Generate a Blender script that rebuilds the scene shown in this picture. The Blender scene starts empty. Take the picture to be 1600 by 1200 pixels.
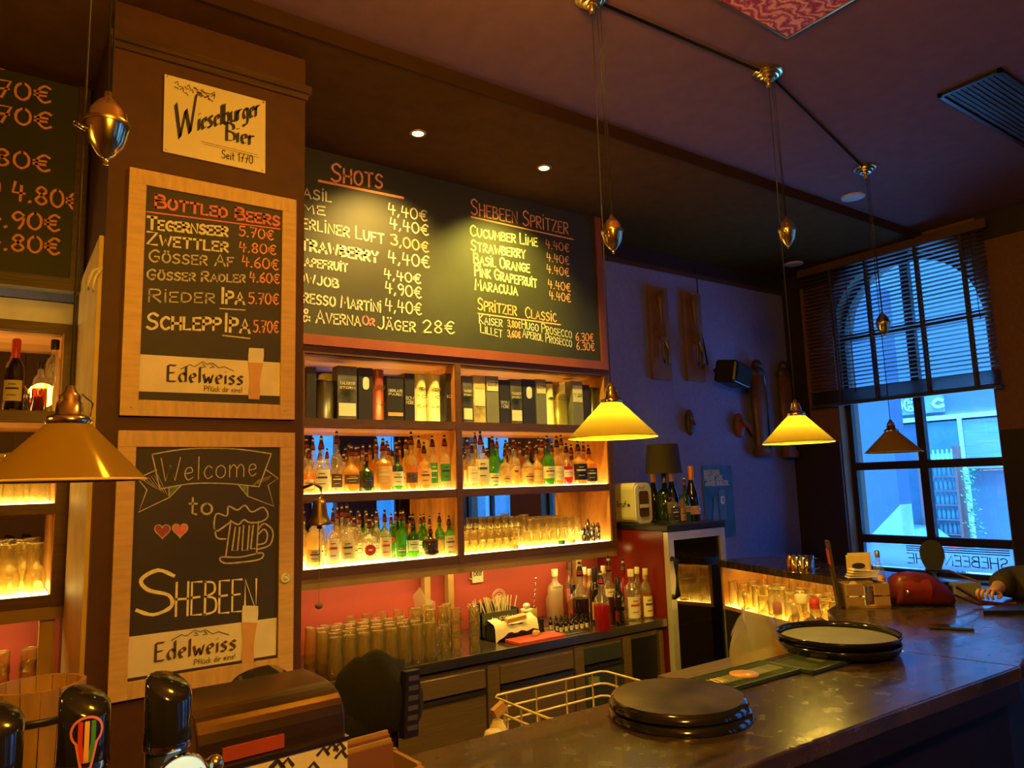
import bpy, math, random
from mathutils import Vector, Matrix
random.seed(7)
R = math.radians
SC = bpy.context.scene
COL = SC.collection
# ------------------------------------------------------------------ camera
H0 = 1.75; FPX = 1139.6
YAW, PIT, ROL = R(35.415), R(7.707), R(-1.772)
fw = Vector((math.sin(YAW)*math.cos(PIT), math.cos(YAW)*math.cos(PIT), math.sin(PIT)))
rt = Vector((math.cos(YAW), -math.sin(YAW), 0)); up = rt.cross(fw)
rt, up = rt*math.cos(ROL)+up*math.sin(ROL), up*math.cos(ROL)-rt*math.sin(ROL)
cd = bpy.data.cameras.new('camera'); cam = bpy.data.objects.new('camera', cd); COL.objects.link(cam)
m = Matrix((rt, up, -fw)).transposed().to_4x4(); m.translation = (0, 0, H0); cam.matrix_world = m
cd.sensor_width = 36; cd.lens = 36*FPX/1600; cd.clip_start = .02; cd.clip_end = 200
SC.camera = cam
# ------------------------------------------------------------------ light and exposure
w = bpy.data.worlds.new('world'); SC.world = w; w.use_nodes = True
w.node_tree.nodes['Background'].inputs[0].default_value = (.06, .34, 1.0, 1)
w.node_tree.nodes['Background'].inputs[1].default_value = 10.0
def light(name, kind, loc, power, color, size=.05, rot=(0, 0, 0), **k):
    d = bpy.data.lights.new(name, kind); d.energy = power; d.color = color
    if kind in ('POINT', 'SPOT'): d.shadow_soft_size = size
    if kind == 'AREA': d.size = size
    for a, b in k.items(): setattr(d, a, b)
    o = bpy.data.objects.new(name, d); COL.objects.link(o); o.location = loc; o.rotation_euler = rot
    return o
WARM = (1, .47, .02)
light('daylight', 'SUN', (9, 0, 8), 48.0, (.08, .38, 1.0), rot=(R(6), R(-7), 0), angle=R(20))
light('warm_fill', 'POINT', (.35, -.1, 2.75), 170, WARM, .12)  # warm fill points without fittings, for assumed room lighting out of view
light('warm_fill', 'POINT', (-.9, 1.9, 2.3), 22, WARM, .12)
light('warm_fill', 'POINT', (1.25, 1.50, 3.42), 40, WARM, .1)  # added unseen point that makes the warm glow on the ceiling
for x in (.3, 1.9, 3.1):
    pass
SC.view_settings.view_transform = 'Standard'; SC.view_settings.look = 'None'
SC.view_settings.exposure = 0; SC.view_settings.gamma = 1; SC.view_settings.use_curve_mapping = False
SC.cycles.max_bounces = 9; SC.cycles.transparent_max_bounces = 28; SC.cycles.diffuse_bounces = 3
SC.cycles.glossy_bounces = 4; SC.cycles.transmission_bounces = 6; SC.cycles.sample_clamp_indirect = 4
SC.cycles.caustics_reflective = False; SC.cycles.caustics_refractive = False; SC.cycles.use_denoising = True
# ------------------------------------------------------------------ pixel rays onto real planes of the room
def ray(x, y): return rt*((x-800)/FPX) - up*((y-600)/FPX) + fw
def PY(x, y, c): d = ray(x, y); t = c/d.y; return Vector((d.x*t, c, H0+d.z*t))
def PX(x, y, c): d = ray(x, y); t = c/d.x; return Vector((c, d.y*t, H0+d.z*t))
def PZ(x, y, c): d = ray(x, y); t = (c-H0)/d.z; return Vector((d.x*t, d.y*t, c))
# ------------------------------------------------------------------ materials
MATS = {}
def nt(name):
    mt = bpy.data.materials.new(name); mt.use_nodes = True; t = mt.node_tree; t.nodes.clear()
    return mt, t, t.nodes.new, t.links.new
def mat(name, col, rough=.6, metal=0, var=.12, scale=6, bump=0, stretch=None, spec=.5, emit=0, coat=0):
    if name in MATS: return MATS[name]
    mt, t, N, L = nt(name)
    o = N('ShaderNodeOutputMaterial'); b = N('ShaderNodeBsdfPrincipled'); L(b.outputs[0], o.inputs[0])
    b.inputs['Roughness'].default_value = rough; b.inputs['Metallic'].default_value = metal
    b.inputs['Specular IOR Level'].default_value = spec; b.inputs['Coat Weight'].default_value = coat
    tc = N('ShaderNodeTexCoord'); mp = N('ShaderNodeMapping'); nz = N('ShaderNodeTexNoise')
    L(tc.outputs['Object'], mp.inputs[0]); L(mp.outputs[0], nz.inputs['Vector'])
    if stretch: mp.inputs['Scale'].default_value = stretch
    nz.inputs['Scale'].default_value = scale; nz.inputs['Detail'].default_value = 4
    cr = N('ShaderNodeValToRGB'); L(nz.outputs[0], cr.inputs[0])
    c = Vector(col[:3]); lo = c*(1-var); hi = c*(1+var)
    cr.color_ramp.elements[0].color = (*lo, 1); cr.color_ramp.elements[0].position = .3
    cr.color_ramp.elements[1].color = (*hi, 1); cr.color_ramp.elements[1].position = .7
    L(cr.outputs[0], b.inputs['Base Color'])
    if bump:
        bp = N('ShaderNodeBump'); bp.inputs['Strength'].default_value = bump; bp.inputs['Distance'].default_value = .01
        L(nz.outputs[0], bp.inputs['Height']); L(bp.outputs[0], b.inputs['Normal'])
    if emit:
        b.inputs['Emission Color'].default_value = (*col, 1); b.inputs['Emission Strength'].default_value = emit
    MATS[name] = mt; return mt
def emis(name, col, s):
    if name in MATS: return MATS[name]
    mt, t, N, L = nt(name); o = N('ShaderNodeOutputMaterial'); e = N('ShaderNodeEmission')
    e.inputs[0].default_value = (*col, 1); e.inputs[1].default_value = s; L(e.outputs[0], o.inputs[0])
    MATS[name] = mt; return mt
def glassy(name, col, dens=.35, gloss=.45, rough=.06, spec=.08, edge=(1, .95, .85), rim=.45):
    """thin glass: tinted see-through wall, some light caught in it, bright rim at grazing angles"""
    if name in MATS: return MATS[name]
    mt, t, N, L = nt(name); o = N('ShaderNodeOutputMaterial')
    tr = N('ShaderNodeBsdfTransparent'); w0 = N('ShaderNodeLayerWeight'); w0.inputs[0].default_value = .5
    p0 = N('ShaderNodeMath'); p0.operation = 'POWER'; p0.inputs[1].default_value = 2.5; L(w0.outputs['Facing'], p0.inputs[0])
    mc = N('ShaderNodeMix'); mc.data_type = 'RGBA'; mc.inputs[6].default_value = (*col, 1); mc.inputs[7].default_value = (col[0]*rim, col[1]*rim*.8, col[2]*rim*.5, 1)
    L(p0.outputs[0], mc.inputs[0]); L(mc.outputs[2], tr.inputs[0])
    tl = N('ShaderNodeBsdfTranslucent'); tl.inputs[0].default_value = (*col, 1)
    df = N('ShaderNodeBsdfDiffuse'); df.inputs[0].default_value = (*col, 1)
    ad = N('ShaderNodeMixShader'); ad.inputs[0].default_value = .35; L(tl.outputs[0], ad.inputs[1]); L(df.outputs[0], ad.inputs[2])
    m1 = N('ShaderNodeMixShader'); m1.inputs[0].default_value = dens; L(tr.outputs[0], m1.inputs[1]); L(ad.outputs[0], m1.inputs[2])
    gl = N('ShaderNodeBsdfGlossy'); gl.inputs[0].default_value = (*edge, 1); gl.inputs[1].default_value = rough
    lw = N('ShaderNodeLayerWeight'); lw.inputs[0].default_value = .35
    pw = N('ShaderNodeMath'); pw.operation = 'POWER'; pw.inputs[1].default_value = 2.2; L(lw.outputs['Facing'], pw.inputs[0])
    ma = N('ShaderNodeMath'); ma.operation = 'MULTIPLY_ADD'; ma.inputs[1].default_value = gloss; ma.inputs[2].default_value = spec
    L(pw.outputs[0], ma.inputs[0])
    m2 = N('ShaderNodeMixShader'); L(ma.outputs[0], m2.inputs[0]); L(m1.outputs[0], m2.inputs[1]); L(gl.outputs[0], m2.inputs[2])
    L(m2.outputs[0], o.inputs[0]); MATS[name] = mt; return mt
def shade_mat():
    mt, t, N, L = nt('amber opal glass'); o = N('ShaderNodeOutputMaterial')
    tl = N('ShaderNodeBsdfTranslucent'); tl.inputs[0].default_value = (.075, .056, .008, 1)
    df = N('ShaderNodeBsdfDiffuse'); df.inputs[0].default_value = (.50, .28, .03, 1)
    gl = N('ShaderNodeBsdfGlossy'); gl.inputs[1].default_value = .12; gl.inputs[0].default_value = (1, .9, .7, 1)
    a = N('ShaderNodeMixShader'); a.inputs[0].default_value = .5; L(tl.outputs[0], a.inputs[1]); L(df.outputs[0], a.inputs[2])
    b = N('ShaderNodeMixShader'); b.inputs[0].default_value = .05; L(a.outputs[0], b.inputs[1]); L(gl.outputs[0], b.inputs[2])
    L(b.outputs[0], o.inputs[0]); return mt
def swirl_mat():
    mt, t, N, L = nt('painted red pattern'); o = N('ShaderNodeOutputMaterial'); b = N('ShaderNodeBsdfPrincipled'); L(b.outputs[0], o.inputs[0])
    tc = N('ShaderNodeTexCoord'); mg = N('ShaderNodeTexWave'); mg.wave_type = 'RINGS'; mg.inputs['Scale'].default_value = 7
    mg.inputs['Distortion'].default_value = 14; mg.inputs['Detail'].default_value = 3; mg.inputs['Detail Scale'].default_value = 1.6
    L(tc.outputs['Object'], mg.inputs[0]); cr = N('ShaderNodeValToRGB'); L(mg.outputs[0], cr.inputs[0])
    e = cr.color_ramp.elements; e[0].color = (.35, .03, .03, 1); e[0].position = .15
    e[1].color = (.95, .38, .22, 1); e[1].position = .8
    x = e.new(.35); x.color = (.9, .25, .3, 1); x = e.new(.55); x.color = (.25, .03, .08, 1)
    L(cr.outputs[0], b.inputs['Base Color']); b.inputs['Roughness'].default_value = .7; return mt
def mirror_mat():
    mt, t, N, L = nt('mirror'); o = N('ShaderNodeOutputMaterial'); g = N('ShaderNodeBsdfGlossy')
    g.inputs[0].default_value = (.78, .78, .8, 1); g.inputs[1].default_value = .0; L(g.outputs[0], o.inputs[0]); return mt
wood_dark = mat('dark stained wood', (.075, .032, .014), .42, var=.35, scale=4, stretch=(1, 6, 14), bump=.1)
wood_shelf = mat('brown shelf wood', (.10, .038, .012), .45, var=.25, scale=4, stretch=(2, 8, 12), bump=.1)
wood_orange = mat('orange lacquered wood', (.66, .27, .07), .35, var=.18, scale=3, stretch=(1, 9, 3))
pine = mat('pine frame wood', (.66, .40, .16), .5, var=.12, scale=5, stretch=(2, 2, 12), bump=.1)
pine_h = mat('pine rail wood', (.66, .40, .16), .5, var=.12, scale=5, stretch=(12, 2, 2), bump=.1)
board_m = mat('chalkboard green black', (.035, .033, .018), .6, var=.25, scale=2.5)
board2_m = mat('chalkboard slate', (.04, .028, .03), .6, var=.2, scale=3)
redframe = mat('red brown painted frame', (.26, .06, .035), .5)
colpaint = mat('brown wall paint', (.075, .021, .005), .65, scale=14, bump=.12)
bluepaint = mat('grey violet wall paint', (.20, .19, .40), .75, var=.08, scale=30, bump=.25)
ceilpaint = mat('dark ceiling paint', (.20, .105, .115), .85, var=.07, scale=12, bump=.12, spec=.15)
brownpaint = mat('rust brown wall paint', (.20, .085, .04), .75, var=.1, scale=30, bump=.25)
darkpaint = mat('black brown paint', (.024, .012, .008), .55, var=.1)
redpaint = mat('red lacquered wall', (.50, .085, .06), .35, var=.08, scale=3)
floor_m = mat('dark floor boards', (.05, .03, .02), .5, var=.3, scale=2, stretch=(8, 1, 1))
cream = mat('cream plaster', (.62, .45, .22), .7)
chalk = mat('white chalk', (.60, .54, .46), .9, var=.2, scale=60)
chalk_w = mat('bright chalk', (.85, .78, .64), .9, var=.15, scale=60)
chalk_o = mat('orange chalk', (.95, .38, .22), .9, var=.15, scale=60)
chalk_y = mat('yellow chalk', (.95, .85, .45), .9, var=.15, scale=60)
chalk_r = mat('pink red chalk', (.80, .22, .22), .9, var=.15, scale=60)
chalk_g = mat('green chalk', (.16, .25, .16), .9, var=.3, scale=60)
steel = mat('brushed steel', (.50, .48, .46), .28, 1, var=.1, scale=4, stretch=(1, 30, 60))
steel_d = mat('dark steel', (.42, .28, .15), .36, .7, var=.15, scale=4, stretch=(1, 20, 40))
chrome = mat('chrome', (.8, .8, .8), .1, 1, var=.03)
brass = mat('polished brass', (.95, .76, .38), .16, 1, var=.08)
brass_d = mat('aged brass', (.55, .34, .12), .3, 1, var=.2)
bronze = mat('dark bronze', (.28, .16, .06), .38, 1, var=.2)
black = mat('black plastic', (.015, .013, .013), .35, var=.1)
black_g = mat('gloss black', (.012, .012, .014), .12, var=.1, coat=.5)
black_c = mat('black cloth', (.006, .005, .005), 1.0, var=.2, scale=40, bump=.4)
white_p = mat('white plastic', (.80, .75, .66), .35, var=.04)
cream_p = mat('cream enamel', (.80, .68, .42), .25, var=.05)
paper = mat('cream paper', (.80, .70, .52), .8, var=.06)
kraft = mat('kraft wood', (.38, .22, .08), .7, var=.15, scale=8)
ink = mat('navy ink', (.03, .025, .05), .6)
ink_b = mat('brown ink', (.10, .05, .03), .6)
foam = mat('beer foam', (.85, .78, .65), .8); beer = mat('beer gold', (.70, .36, .14), .5)
red_p = mat('red plastic', (.62, .05, .05), .3); red_l = mat('red leather', (.10, .008, .008), .42, var=.25, scale=9, bump=.3)
pink_p = mat('pink label', (.80, .22, .30), .5); orange_p = mat('orange label', (.85, .45, .16), .5)
green_p = mat('green label', (.06, .28, .05), .5); blue_p = mat('blue label', (.05, .12, .35), .5)
bar_m = mat('dark lacquered bar wood', (.060, .036, .022), .20, var=.45, scale=3, stretch=(3, 14, 1), bump=.12, coat=.35)
def bar_mat():
    mt = mat('dark lacquered bar top', (.050, .030, .017), .22, var=.6, scale=3.2, stretch=(2.2, 11, 1), bump=.06, coat=.15)
    t = mt.node_tree; N = t.nodes.new; L = t.links.new; b = [n for n in t.nodes if n.type == 'BSDF_PRINCIPLED'][0]
    tc = N('ShaderNodeTexCoord'); nz = N('ShaderNodeTexNoise'); nz.inputs['Scale'].default_value = 22; nz.inputs['Detail'].default_value = 5; L(tc.outputs['Object'], nz.inputs[0])
    mr = N('ShaderNodeMapRange'); mr.inputs[1].default_value = .35; mr.inputs[2].default_value = .65; mr.inputs[3].default_value = .19; mr.inputs[4].default_value = .28; L(nz.outputs[0], mr.inputs[0]); L(mr.outputs[0], b.inputs['Roughness'])
    return mt
bar_m = bar_mat()
mirror = mirror_mat(); shade_m = shade_mat()
led = emis('led strip glow', (1, .72, .20), 11.0); led2 = emis('led panel glow', (1, .70, .15), 7.0)
bulb_m = emis('bulb glow', (1, .72, .25), 25)
G_clear = glassy('clear glass', (.95, .90, .78), .16, .55)
G_ware = glassy('drinking glass', (.98, .91, .68), .12, .9, .05, .05, (1, .95, .75), .25)
G_gold = glassy('pale gold spirit', (.98, .78, .38), .30)
G_amber = glassy('amber spirit', (.92, .52, .12), .35)
G_green = glassy('green bottle glass', (.18, .55, .05), .45)
G_dgreen = glassy('dark green glass', (.06, .14, .03), .5)
G_dark = glassy('dark bottle glass', (.05, .025, .012), .7)
G_frost = glassy('frosted glass', (.92, .78, .55), .75, .2, .3)
G_pink = glassy('pink liqueur', (.85, .06, .12), .4)
G_brown = glassy('brown liqueur', (.25, .06, .02), .5)
G_pane = glassy('window glass', (.96, .98, 1), .0, .25, .0, .03, (1, 1, 1), .9)
G_film = glassy('frosted window film', (.85, .95, 1), .7, .1, .2, .02, (1, 1, 1), .9)
G_bag = glassy('thin clear plastic', (.95, .86, .58), .36, .6, .14, .08)
# ------------------------------------------------------------------ mesh builder
class MB:
    def __init__(s): s.v = []; s.f = []; s.mi = []; s.m = 0; s.sm = []
    def add(s, vs, fs, smooth=False):
        n = len(s.v); s.v += [tuple(v) for v in vs]
        for f in fs: s.f.append(tuple(i+n for i in f)); s.mi.append(s.m); s.sm.append(smooth)
        return s
    def box(s, x0, y0, z0, x1, y1, z1):
        return s.add([(x0, y0, z0), (x1, y0, z0), (x1, y1, z0), (x0, y1, z0), (x0, y0, z1), (x1, y0, z1), (x1, y1, z1), (x0, y1, z1)],
                     [(3, 2, 1, 0), (4, 5, 6, 7), (0, 1, 5, 4), (1, 2, 6, 5), (2, 3, 7, 6), (3, 0, 4, 7)])
    def lathe(s, prof, cx=0, cy=0, seg=20, sq=0, smooth=True, z0=0, sy=1):
        rings = []; vs = []; fs = []
        for r, z in prof:
            if r <= 1e-6: rings.append([len(vs)]); vs.append((cx, cy, z+z0))
            else:
                g = []
                for k in range(seg):
                    a = 2*math.pi*k/seg + math.pi/seg; q = r
                    if sq and r > .016:
                        n_ = sq; q = r/((abs(math.cos(a))**n_+abs(math.sin(a))**n_)**(1/n_))
                    g.append(len(vs)); vs.append((cx+q*math.cos(a), cy+q*math.sin(a)*sy, z+z0))
                rings.append(g)
        for a, b in zip(rings, rings[1:]):
            for k in range(seg):
                k2 = (k+1) % seg
                if len(a) == 1 and len(b) == 1: continue
                if len(a) == 1: fs.append((a[0], b[k2], b[k])[::-1])
                elif len(b) == 1: fs.append((a[k], a[k2], b[0]))
                else: fs.append((a[k], a[k2], b[k2], b[k]))
        return s.add(vs, fs, smooth)
    def tube(s, pts, r, seg=6, closed=False):
        pts = [Vector(p) for p in pts]; vs = []; fs = []; n = len(pts)
        ref = Vector((0, 0, 1))
        for i, p in enumerate(pts):
            a = pts[(i-1) % n] if closed or i else pts[0]; b = pts[(i+1) % n] if closed or i < n-1 else pts[-1]
            d = (b-a).normalized(); u = d.cross(ref)
            if u.length < .05: u = d.cross(Vector((1, 0, 0)))
            u.normalize(); v = d.cross(u); rr = r[i] if isinstance(r, (list, tuple)) else r
            for k in range(seg):
                t = 2*math.pi*k/seg; vs.append(p+u*rr*math.cos(t)+v*rr*math.sin(t))
        for i in range(n if closed else n-1):
            j = (i+1) % n
            for k in range(seg):
                k2 = (k+1) % seg; fs.append((i*seg+k, i*seg+k2, j*seg+k2, j*seg+k))
        if not closed: fs += [tuple(range(seg)), tuple(range((n-1)*seg, n*seg))[::-1]]
        return s.add(vs, fs, seg > 4)
    def prism(s, poly, z0, z1, axis='z'):
        n = len(poly)
        def P(a, b, c): return (a, b, c) if axis == 'z' else ((a, c, b) if axis == 'y' else (c, a, b))
        vs = [P(a, b, z0) for a, b in poly]+[P(a, b, z1) for a, b in poly]
        fs = [tuple(range(n))[::-1], tuple(range(n, 2*n))]+[(i, (i+1) % n, n+(i+1) % n, n+i) for i in range(n)]
        return s.add(vs, fs)
    def sphere(s, c, r, sx=1, sy=1, sz=1, seg=14, rings=9):
        pr = [(r*math.sin(math.pi*i/rings), -r*math.cos(math.pi*i/rings)) for i in range(rings+1)]
        n = len(s.v); s.lathe([(max(a, 0), b) for a, b in pr], seg=seg)
        for i in range(n, len(s.v)):
            x, y, z = s.v[i]; s.v[i] = (c[0]+x*sx, c[1]+y*sy, c[2]+z*sz)
        return s
    def build(s, name, mats, parent=None, world=False, bevel=0, rot=None, loc=None):
        me = bpy.data.meshes.new(name)
        vs = s.v
        if world and parent is not None:
            L = parent.location; vs = [(x-L.x, y-L.y, z-L.z) for x, y, z in vs]
        me.from_pydata(vs, [], s.f)
        if not isinstance(mats, (list, tuple)): mats = [mats]
        for q in mats: me.materials.append(q)
        me.polygons.foreach_set('material_index', s.mi); me.polygons.foreach_set('use_smooth', s.sm); me.update()
        o = bpy.data.objects.new(name, me); COL.objects.link(o)
        if parent is not None: o.parent = parent
        if loc is not None: o.location = loc
        if rot is not None: o.rotation_euler = rot
        if bevel:
            b = o.modifiers.new('bevel', 'BEVEL'); b.width = bevel; b.segments = 2; b.limit_method = 'ANGLE'
        return o
def tag(o, label=None, cat=None, group=None, kind=None):
    if label: o['label'] = label
    if cat: o['category'] = cat
    if group: o['group'] = group
    if kind: o['kind'] = kind
    return o
def thing(name, label, cat, loc=(0, 0, 0), group=None, rot=None, kind=None):
    o = bpy.data.objects.new(name, None); COL.objects.link(o); o.location = loc; o.empty_display_size = .05
    if rot is not None: o.rotation_euler = rot if isinstance(rot, (tuple, list)) else (0, 0, rot)
    return tag(o, label, cat, group, kind)
def struct(name, mb, m_, parent=None, bevel=0):
    o = mb.build(name, m_, parent, bevel=bevel)
    if parent is None: o['kind'] = 'structure'
    return o
def dup(root, loc, label=None, group=None, rotz=None, scale=None):
    r = root.copy(); COL.objects.link(r); r.location = loc
    if label: r['label'] = label
    if group: r['group'] = group
    if rotz is not None: r.rotation_euler = (0, 0, rotz)
    if scale is not None: r.scale = scale
    for ch in root.children:
        c = ch.copy(); COL.objects.link(c); c.parent = r
        for g in ch.children:
            d = g.copy(); COL.objects.link(d); d.parent = c
    return r
# ------------------------------------------------------------------ stroke lettering
GL = {
'A': (.62, ['0,0 .31,1 .62,0', '.12,.36 .5,.36']), 'B': (.5, ['0,0 0,1', '~0,1 .38,.95 .42,.68 .02,.54', '~.02,.54 .46,.46 .48,.1 0,0']),
'C': (.52, ['~.5,.86 .3,1 .04,.72 .04,.28 .28,0 .52,.14']), 'D': (.55, ['0,0 0,1', '~0,1 .4,.88 .54,.5 .4,.12 0,0']),
'E': (.45, ['.44,1 0,1 0,0 .45,0', '0,.52 .36,.54']), 'F': (.45, ['.45,1 0,1 0,0', '0,.52 .36,.54']),
'G': (.58, ['~.54,.86 .32,1 .04,.7 .05,.25 .32,0 .55,.18', '.55,.18 .56,.46 .32,.46']), 'H': (.52, ['0,0 0,1', '.52,0 .52,1', '0,.5 .52,.5']),
'I': (.08, ['.04,0 .04,1']), 'J': (.42, ['~.4,1 .4,.25 .22,0 0,.12']), 'K': (.5, ['0,0 0,1', '.48,1 .02,.48 .5,0']),
'L': (.42, ['0,1 0,0 .42,.02']), 'M': (.66, ['0,0 .08,1 .33,.35 .58,1 .66,0']), 'N': (.55, ['0,0 0,1 .55,0 .55,1']),
'O': (.58, ['~.3,1 .04,.75 .04,.25 .3,0 .55,.25 .55,.75 .3,1']), 'P': (.46, ['0,0 0,1', '~0,1 .42,.95 .44,.58 0,.46']),
'Q': (.6, ['~.3,1 .04,.75 .04,.25 .3,0 .55,.25 .55,.75 .3,1', '.36,.22 .62,-.06']), 'R': (.5, ['0,0 0,1', '~0,1 .42,.95 .44,.6 0,.5', '.12,.5 .5,0']),
'S': (.5, ['~.48,.86 .26,1 .04,.8 .14,.56 .42,.42 .46,.16 .22,0 0,.12']), 'T': (.55, ['0,1 .55,1', '.28,1 .28,0']),
'U': (.54, ['~0,1 .02,.3 .26,0 .5,.3 .54,1']), 'V': (.56, ['0,1 .28,0 .56,1']), 'W': (.78, ['0,1 .2,0 .39,.7 .58,0 .78,1']),
'X': (.52, ['0,0 .52,1', '0,1 .52,0']), 'Y': (.52, ['0,1 .26,.5 .52,1', '.26,.5 .26,0']), 'Z': (.52, ['0,1 .52,1 0,0 .52,0']),
'0': (.5, ['~.26,1 .03,.75 .03,.25 .26,0 .48,.25 .48,.75 .26,1']), '1': (.22, ['0,.75 .2,1 .2,0']),
'2': (.48, ['~.02,.78 .22,1 .45,.78 .3,.4 0,0', '0,0 .48,.02']), '3': (.46, ['~0,.9 .3,1 .42,.76 .15,.54', '~.15,.54 .44,.45 .42,.1 .18,0 0,.1']),
'4': (.5, ['.1,1 .02,.42 .5,.44', '.36,.85 .34,0']), '5': (.46, ['.44,1 .06,1 .04,.56', '~.04,.56 .36,.62 .46,.3 .24,0 0,.08']),
'6': (.48, ['~.4,1 .08,.6 .05,.2 .26,0 .46,.2 .3,.5 .06,.34']), '7': (.48, ['0,1 .48,1 .2,0', '.1,.5 .42,.52']),
'8': (.48, ['~.26,.52 .05,.74 .25,1 .44,.76 .22,.5 .03,.22 .25,0 .46,.22 .26,.52']), '9': (.46, ['~.44,.82 .22,1 .04,.74 .2,.48 .43,.66 .42,.3 .3,0']),
'€': (.56, ['~.54,.88 .34,1 .12,.7 .12,.3 .34,0 .56,.12', '0,.62 .42,.62', '0,.4 .4,.4']), '.': (.1, ['.03,0 .08,.04']), ',': (.12, ['.1,.08 .02,-.14']),
'!': (.1, ['.05,1 .05,.3', '.05,.04 .07,.0']), '&': (.5, ['~.5,.1 .1,.8 .25,1 .35,.8 .03,.3 .15,0 .5,.4']), ')': (.25, ['~0,1.2 .22,.8 .22,.2 0,-.1']),
'-': (.3, ['0,.45 .3,.45']), ' ': (.34, []), '®': (.9, ['~.45,1 .05,.8 .05,.2 .45,0 .85,.2 .85,.8 .45,1', '.3,.2 .3,.8 .6,.7 .3,.5 .6,.2']),
'a': (.44, ['~.4,.5 .2,.56 .03,.3 .14,0 .36,.1 .4,.5', '.4,.5 .42,.06 .46,0']), 'b': (.42, ['0,1 0,.05', '~0,.1 .25,-.02 .4,.28 .24,.56 0,.42']),
'c': (.36, ['~.35,.46 .18,.56 .02,.28 .16,0 .36,.1']), 'd': (.44, ['~.4,.44 .18,.56 .02,.28 .16,0 .4,.14', '.4,1 .4,0']),
'e': (.38, ['~.03,.28 .34,.34 .28,.54 .1,.5 .03,.25 .16,0 .36,.1']), 'f': (.3, ['~.3,.95 .14,.95 .12,.6 .12,0', '0,.55 .28,.55']),
'g': (.42, ['~.38,.44 .18,.56 .02,.3 .16,.04 .38,.14', '~.4,.52 .4,-.15 .2,-.35 .02,-.25']), 'h': (.42, ['0,1 0,0', '~0,.36 .2,.56 .38,.4 .4,0']),
'i': (.1, ['.05,.55 .05,0', '.05,.76 .06,.8']), 'j': (.16, ['~.14,.55 .14,-.2 0,-.3', '.14,.76 .15,.8']), 'k': (.38, ['0,1 0,0', '.34,.54 .02,.24 .38,0']),
'l': (.1, ['.05,1 .05,0']), 'm': (.66, ['0,.55 0,0', '~0,.36 .16,.56 .3,.4 .31,0', '~.31,.36 .48,.56 .62,.4 .63,0']),
'n': (.42, ['0,.55 0,0', '~0,.36 .2,.56 .38,.4 .4,0']), 'o': (.42, ['~.2,.56 .02,.42 .02,.14 .2,0 .38,.14 .38,.42 .2,.56']),
'p': (.42, ['0,.55 0,-.35', '~0,.1 .25,-.02 .4,.28 .24,.56 0,.42']), 'r': (.3, ['0,.55 0,0', '~0,.34 .12,.54 .28,.5']),
's': (.34, ['~.32,.48 .16,.57 .04,.42 .28,.2 .2,0 .0,.07']), 't': (.3, ['.12,.85 .12,.05 .26,0', '0,.55 .28,.55']),
'u': (.42, ['~0,.55 .02,.14 .16,0 .38,.14', '.4,.55 .4,0']), 'v': (.36, ['0,.55 .18,0 .36,.55']), 'w': (.56, ['0,.55 .14,0 .28,.4 .42,0 .56,.55']),
'x': (.36, ['0,0 .36,.55', '0,.55 .36,0']), 'y': (.4, ['0,.55 .2,.02', '.4,.55 .05,-.35']), 'z': (.36, ['0,.55 .34,.55 0,0 .36,0'])}
GL['Ö'] = (.58, GL['O'][1]+['.16,1.2 .18,1.24', '.4,1.2 .42,1.24']); GL['Ä'] = (.62, GL['A'][1]+['.16,1.2 .18,1.24', '.44,1.2 .46,1.24'])
GL['ü'] = (.42, GL['u'][1]+['.1,.76 .11,.8', '.3,.76 .31,.8'])
GL['i^'] = (.08, ['.04,0 .04,.74', '.04,.98 .05,1.02'])
def parse(st):
    sm = st[0] == '~'; st = st[1:] if sm else st
    pts = [tuple(map(float, q.split(','))) for q in st.split()]
    if not sm: return pts
    out = []; n = len(pts); cl = pts[0] == pts[-1]
    for i in range(n-1):
        p0 = pts[i-1] if i else (pts[-2] if cl else pts[0]); p1, p2 = pts[i], pts[i+1]
        p3 = pts[i+2] if i+2 < n else (pts[1] if cl else pts[-1])
        for k in range(4):
            t = k/4
            out.append(tuple(.5*((2*p1[j])+(-p0[j]+p2[j])*t+(2*p0[j]-5*p1[j]+4*p2[j]-p3[j])*t*t+(-p0[j]+3*p1[j]-3*p2[j]+p3[j])*t**3) for j in (0, 1)))
    return out+[pts[-1]]
GP = {}
def glyph(c):
    if c not in GP: GP[c] = (GL[c][0], [parse(q) for q in GL[c][1]])
    return GP[c]
def ribbon(mb, pts, wd, F, nib=None, jit=0):
    """flat ribbon along 2D points; F maps (u,v) to space"""
    n = len(pts)
    if n < 2: return
    L = []; Rr = []
    for i, p in enumerate(pts):
        a = pts[max(i-1, 0)]; b = pts[min(i+1, n-1)]
        dx, dy = b[0]-a[0], b[1]-a[1]; q = math.hypot(dx, dy) or 1
        if nib: ox, oy = nib
        else:
            ww = wd*(1+random.uniform(-jit, jit)); ox, oy = -dy/q*ww/2, dx/q*ww/2
        ex, ey = (0, 0)
        if not nib and i == 0: ex, ey = -dx/q*wd*.4, -dy/q*wd*.4
        if not nib and i == n-1: ex, ey = dx/q*wd*.4, dy/q*wd*.4
        L.append(F(p[0]+ox+ex, p[1]+oy+ey)); Rr.append(F(p[0]-ox+ex, p[1]-oy+ey))
    mb.add(L+Rr, [(i, i+1, n+i+1, n+i) for i in range(n-1)])
def layout(text, caps=False):
    x = 0; out = []
    for i, c in enumerate(text):
        s = 1; g = c
        if caps:
            first = i == 0 or text[i-1] in ' '
            if c.isalpha():
                g = c.upper(); s = 1 if first else .78
                if g == 'I' and not first: g = 'i^'; s = .95
        if g not in GL: g = g.upper()
        wd, sts = glyph(g); out.append((x, s, sts)); x += wd*s+(.17 if c != ' ' else 0)
    return out, max(x-.17, .1)
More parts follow.
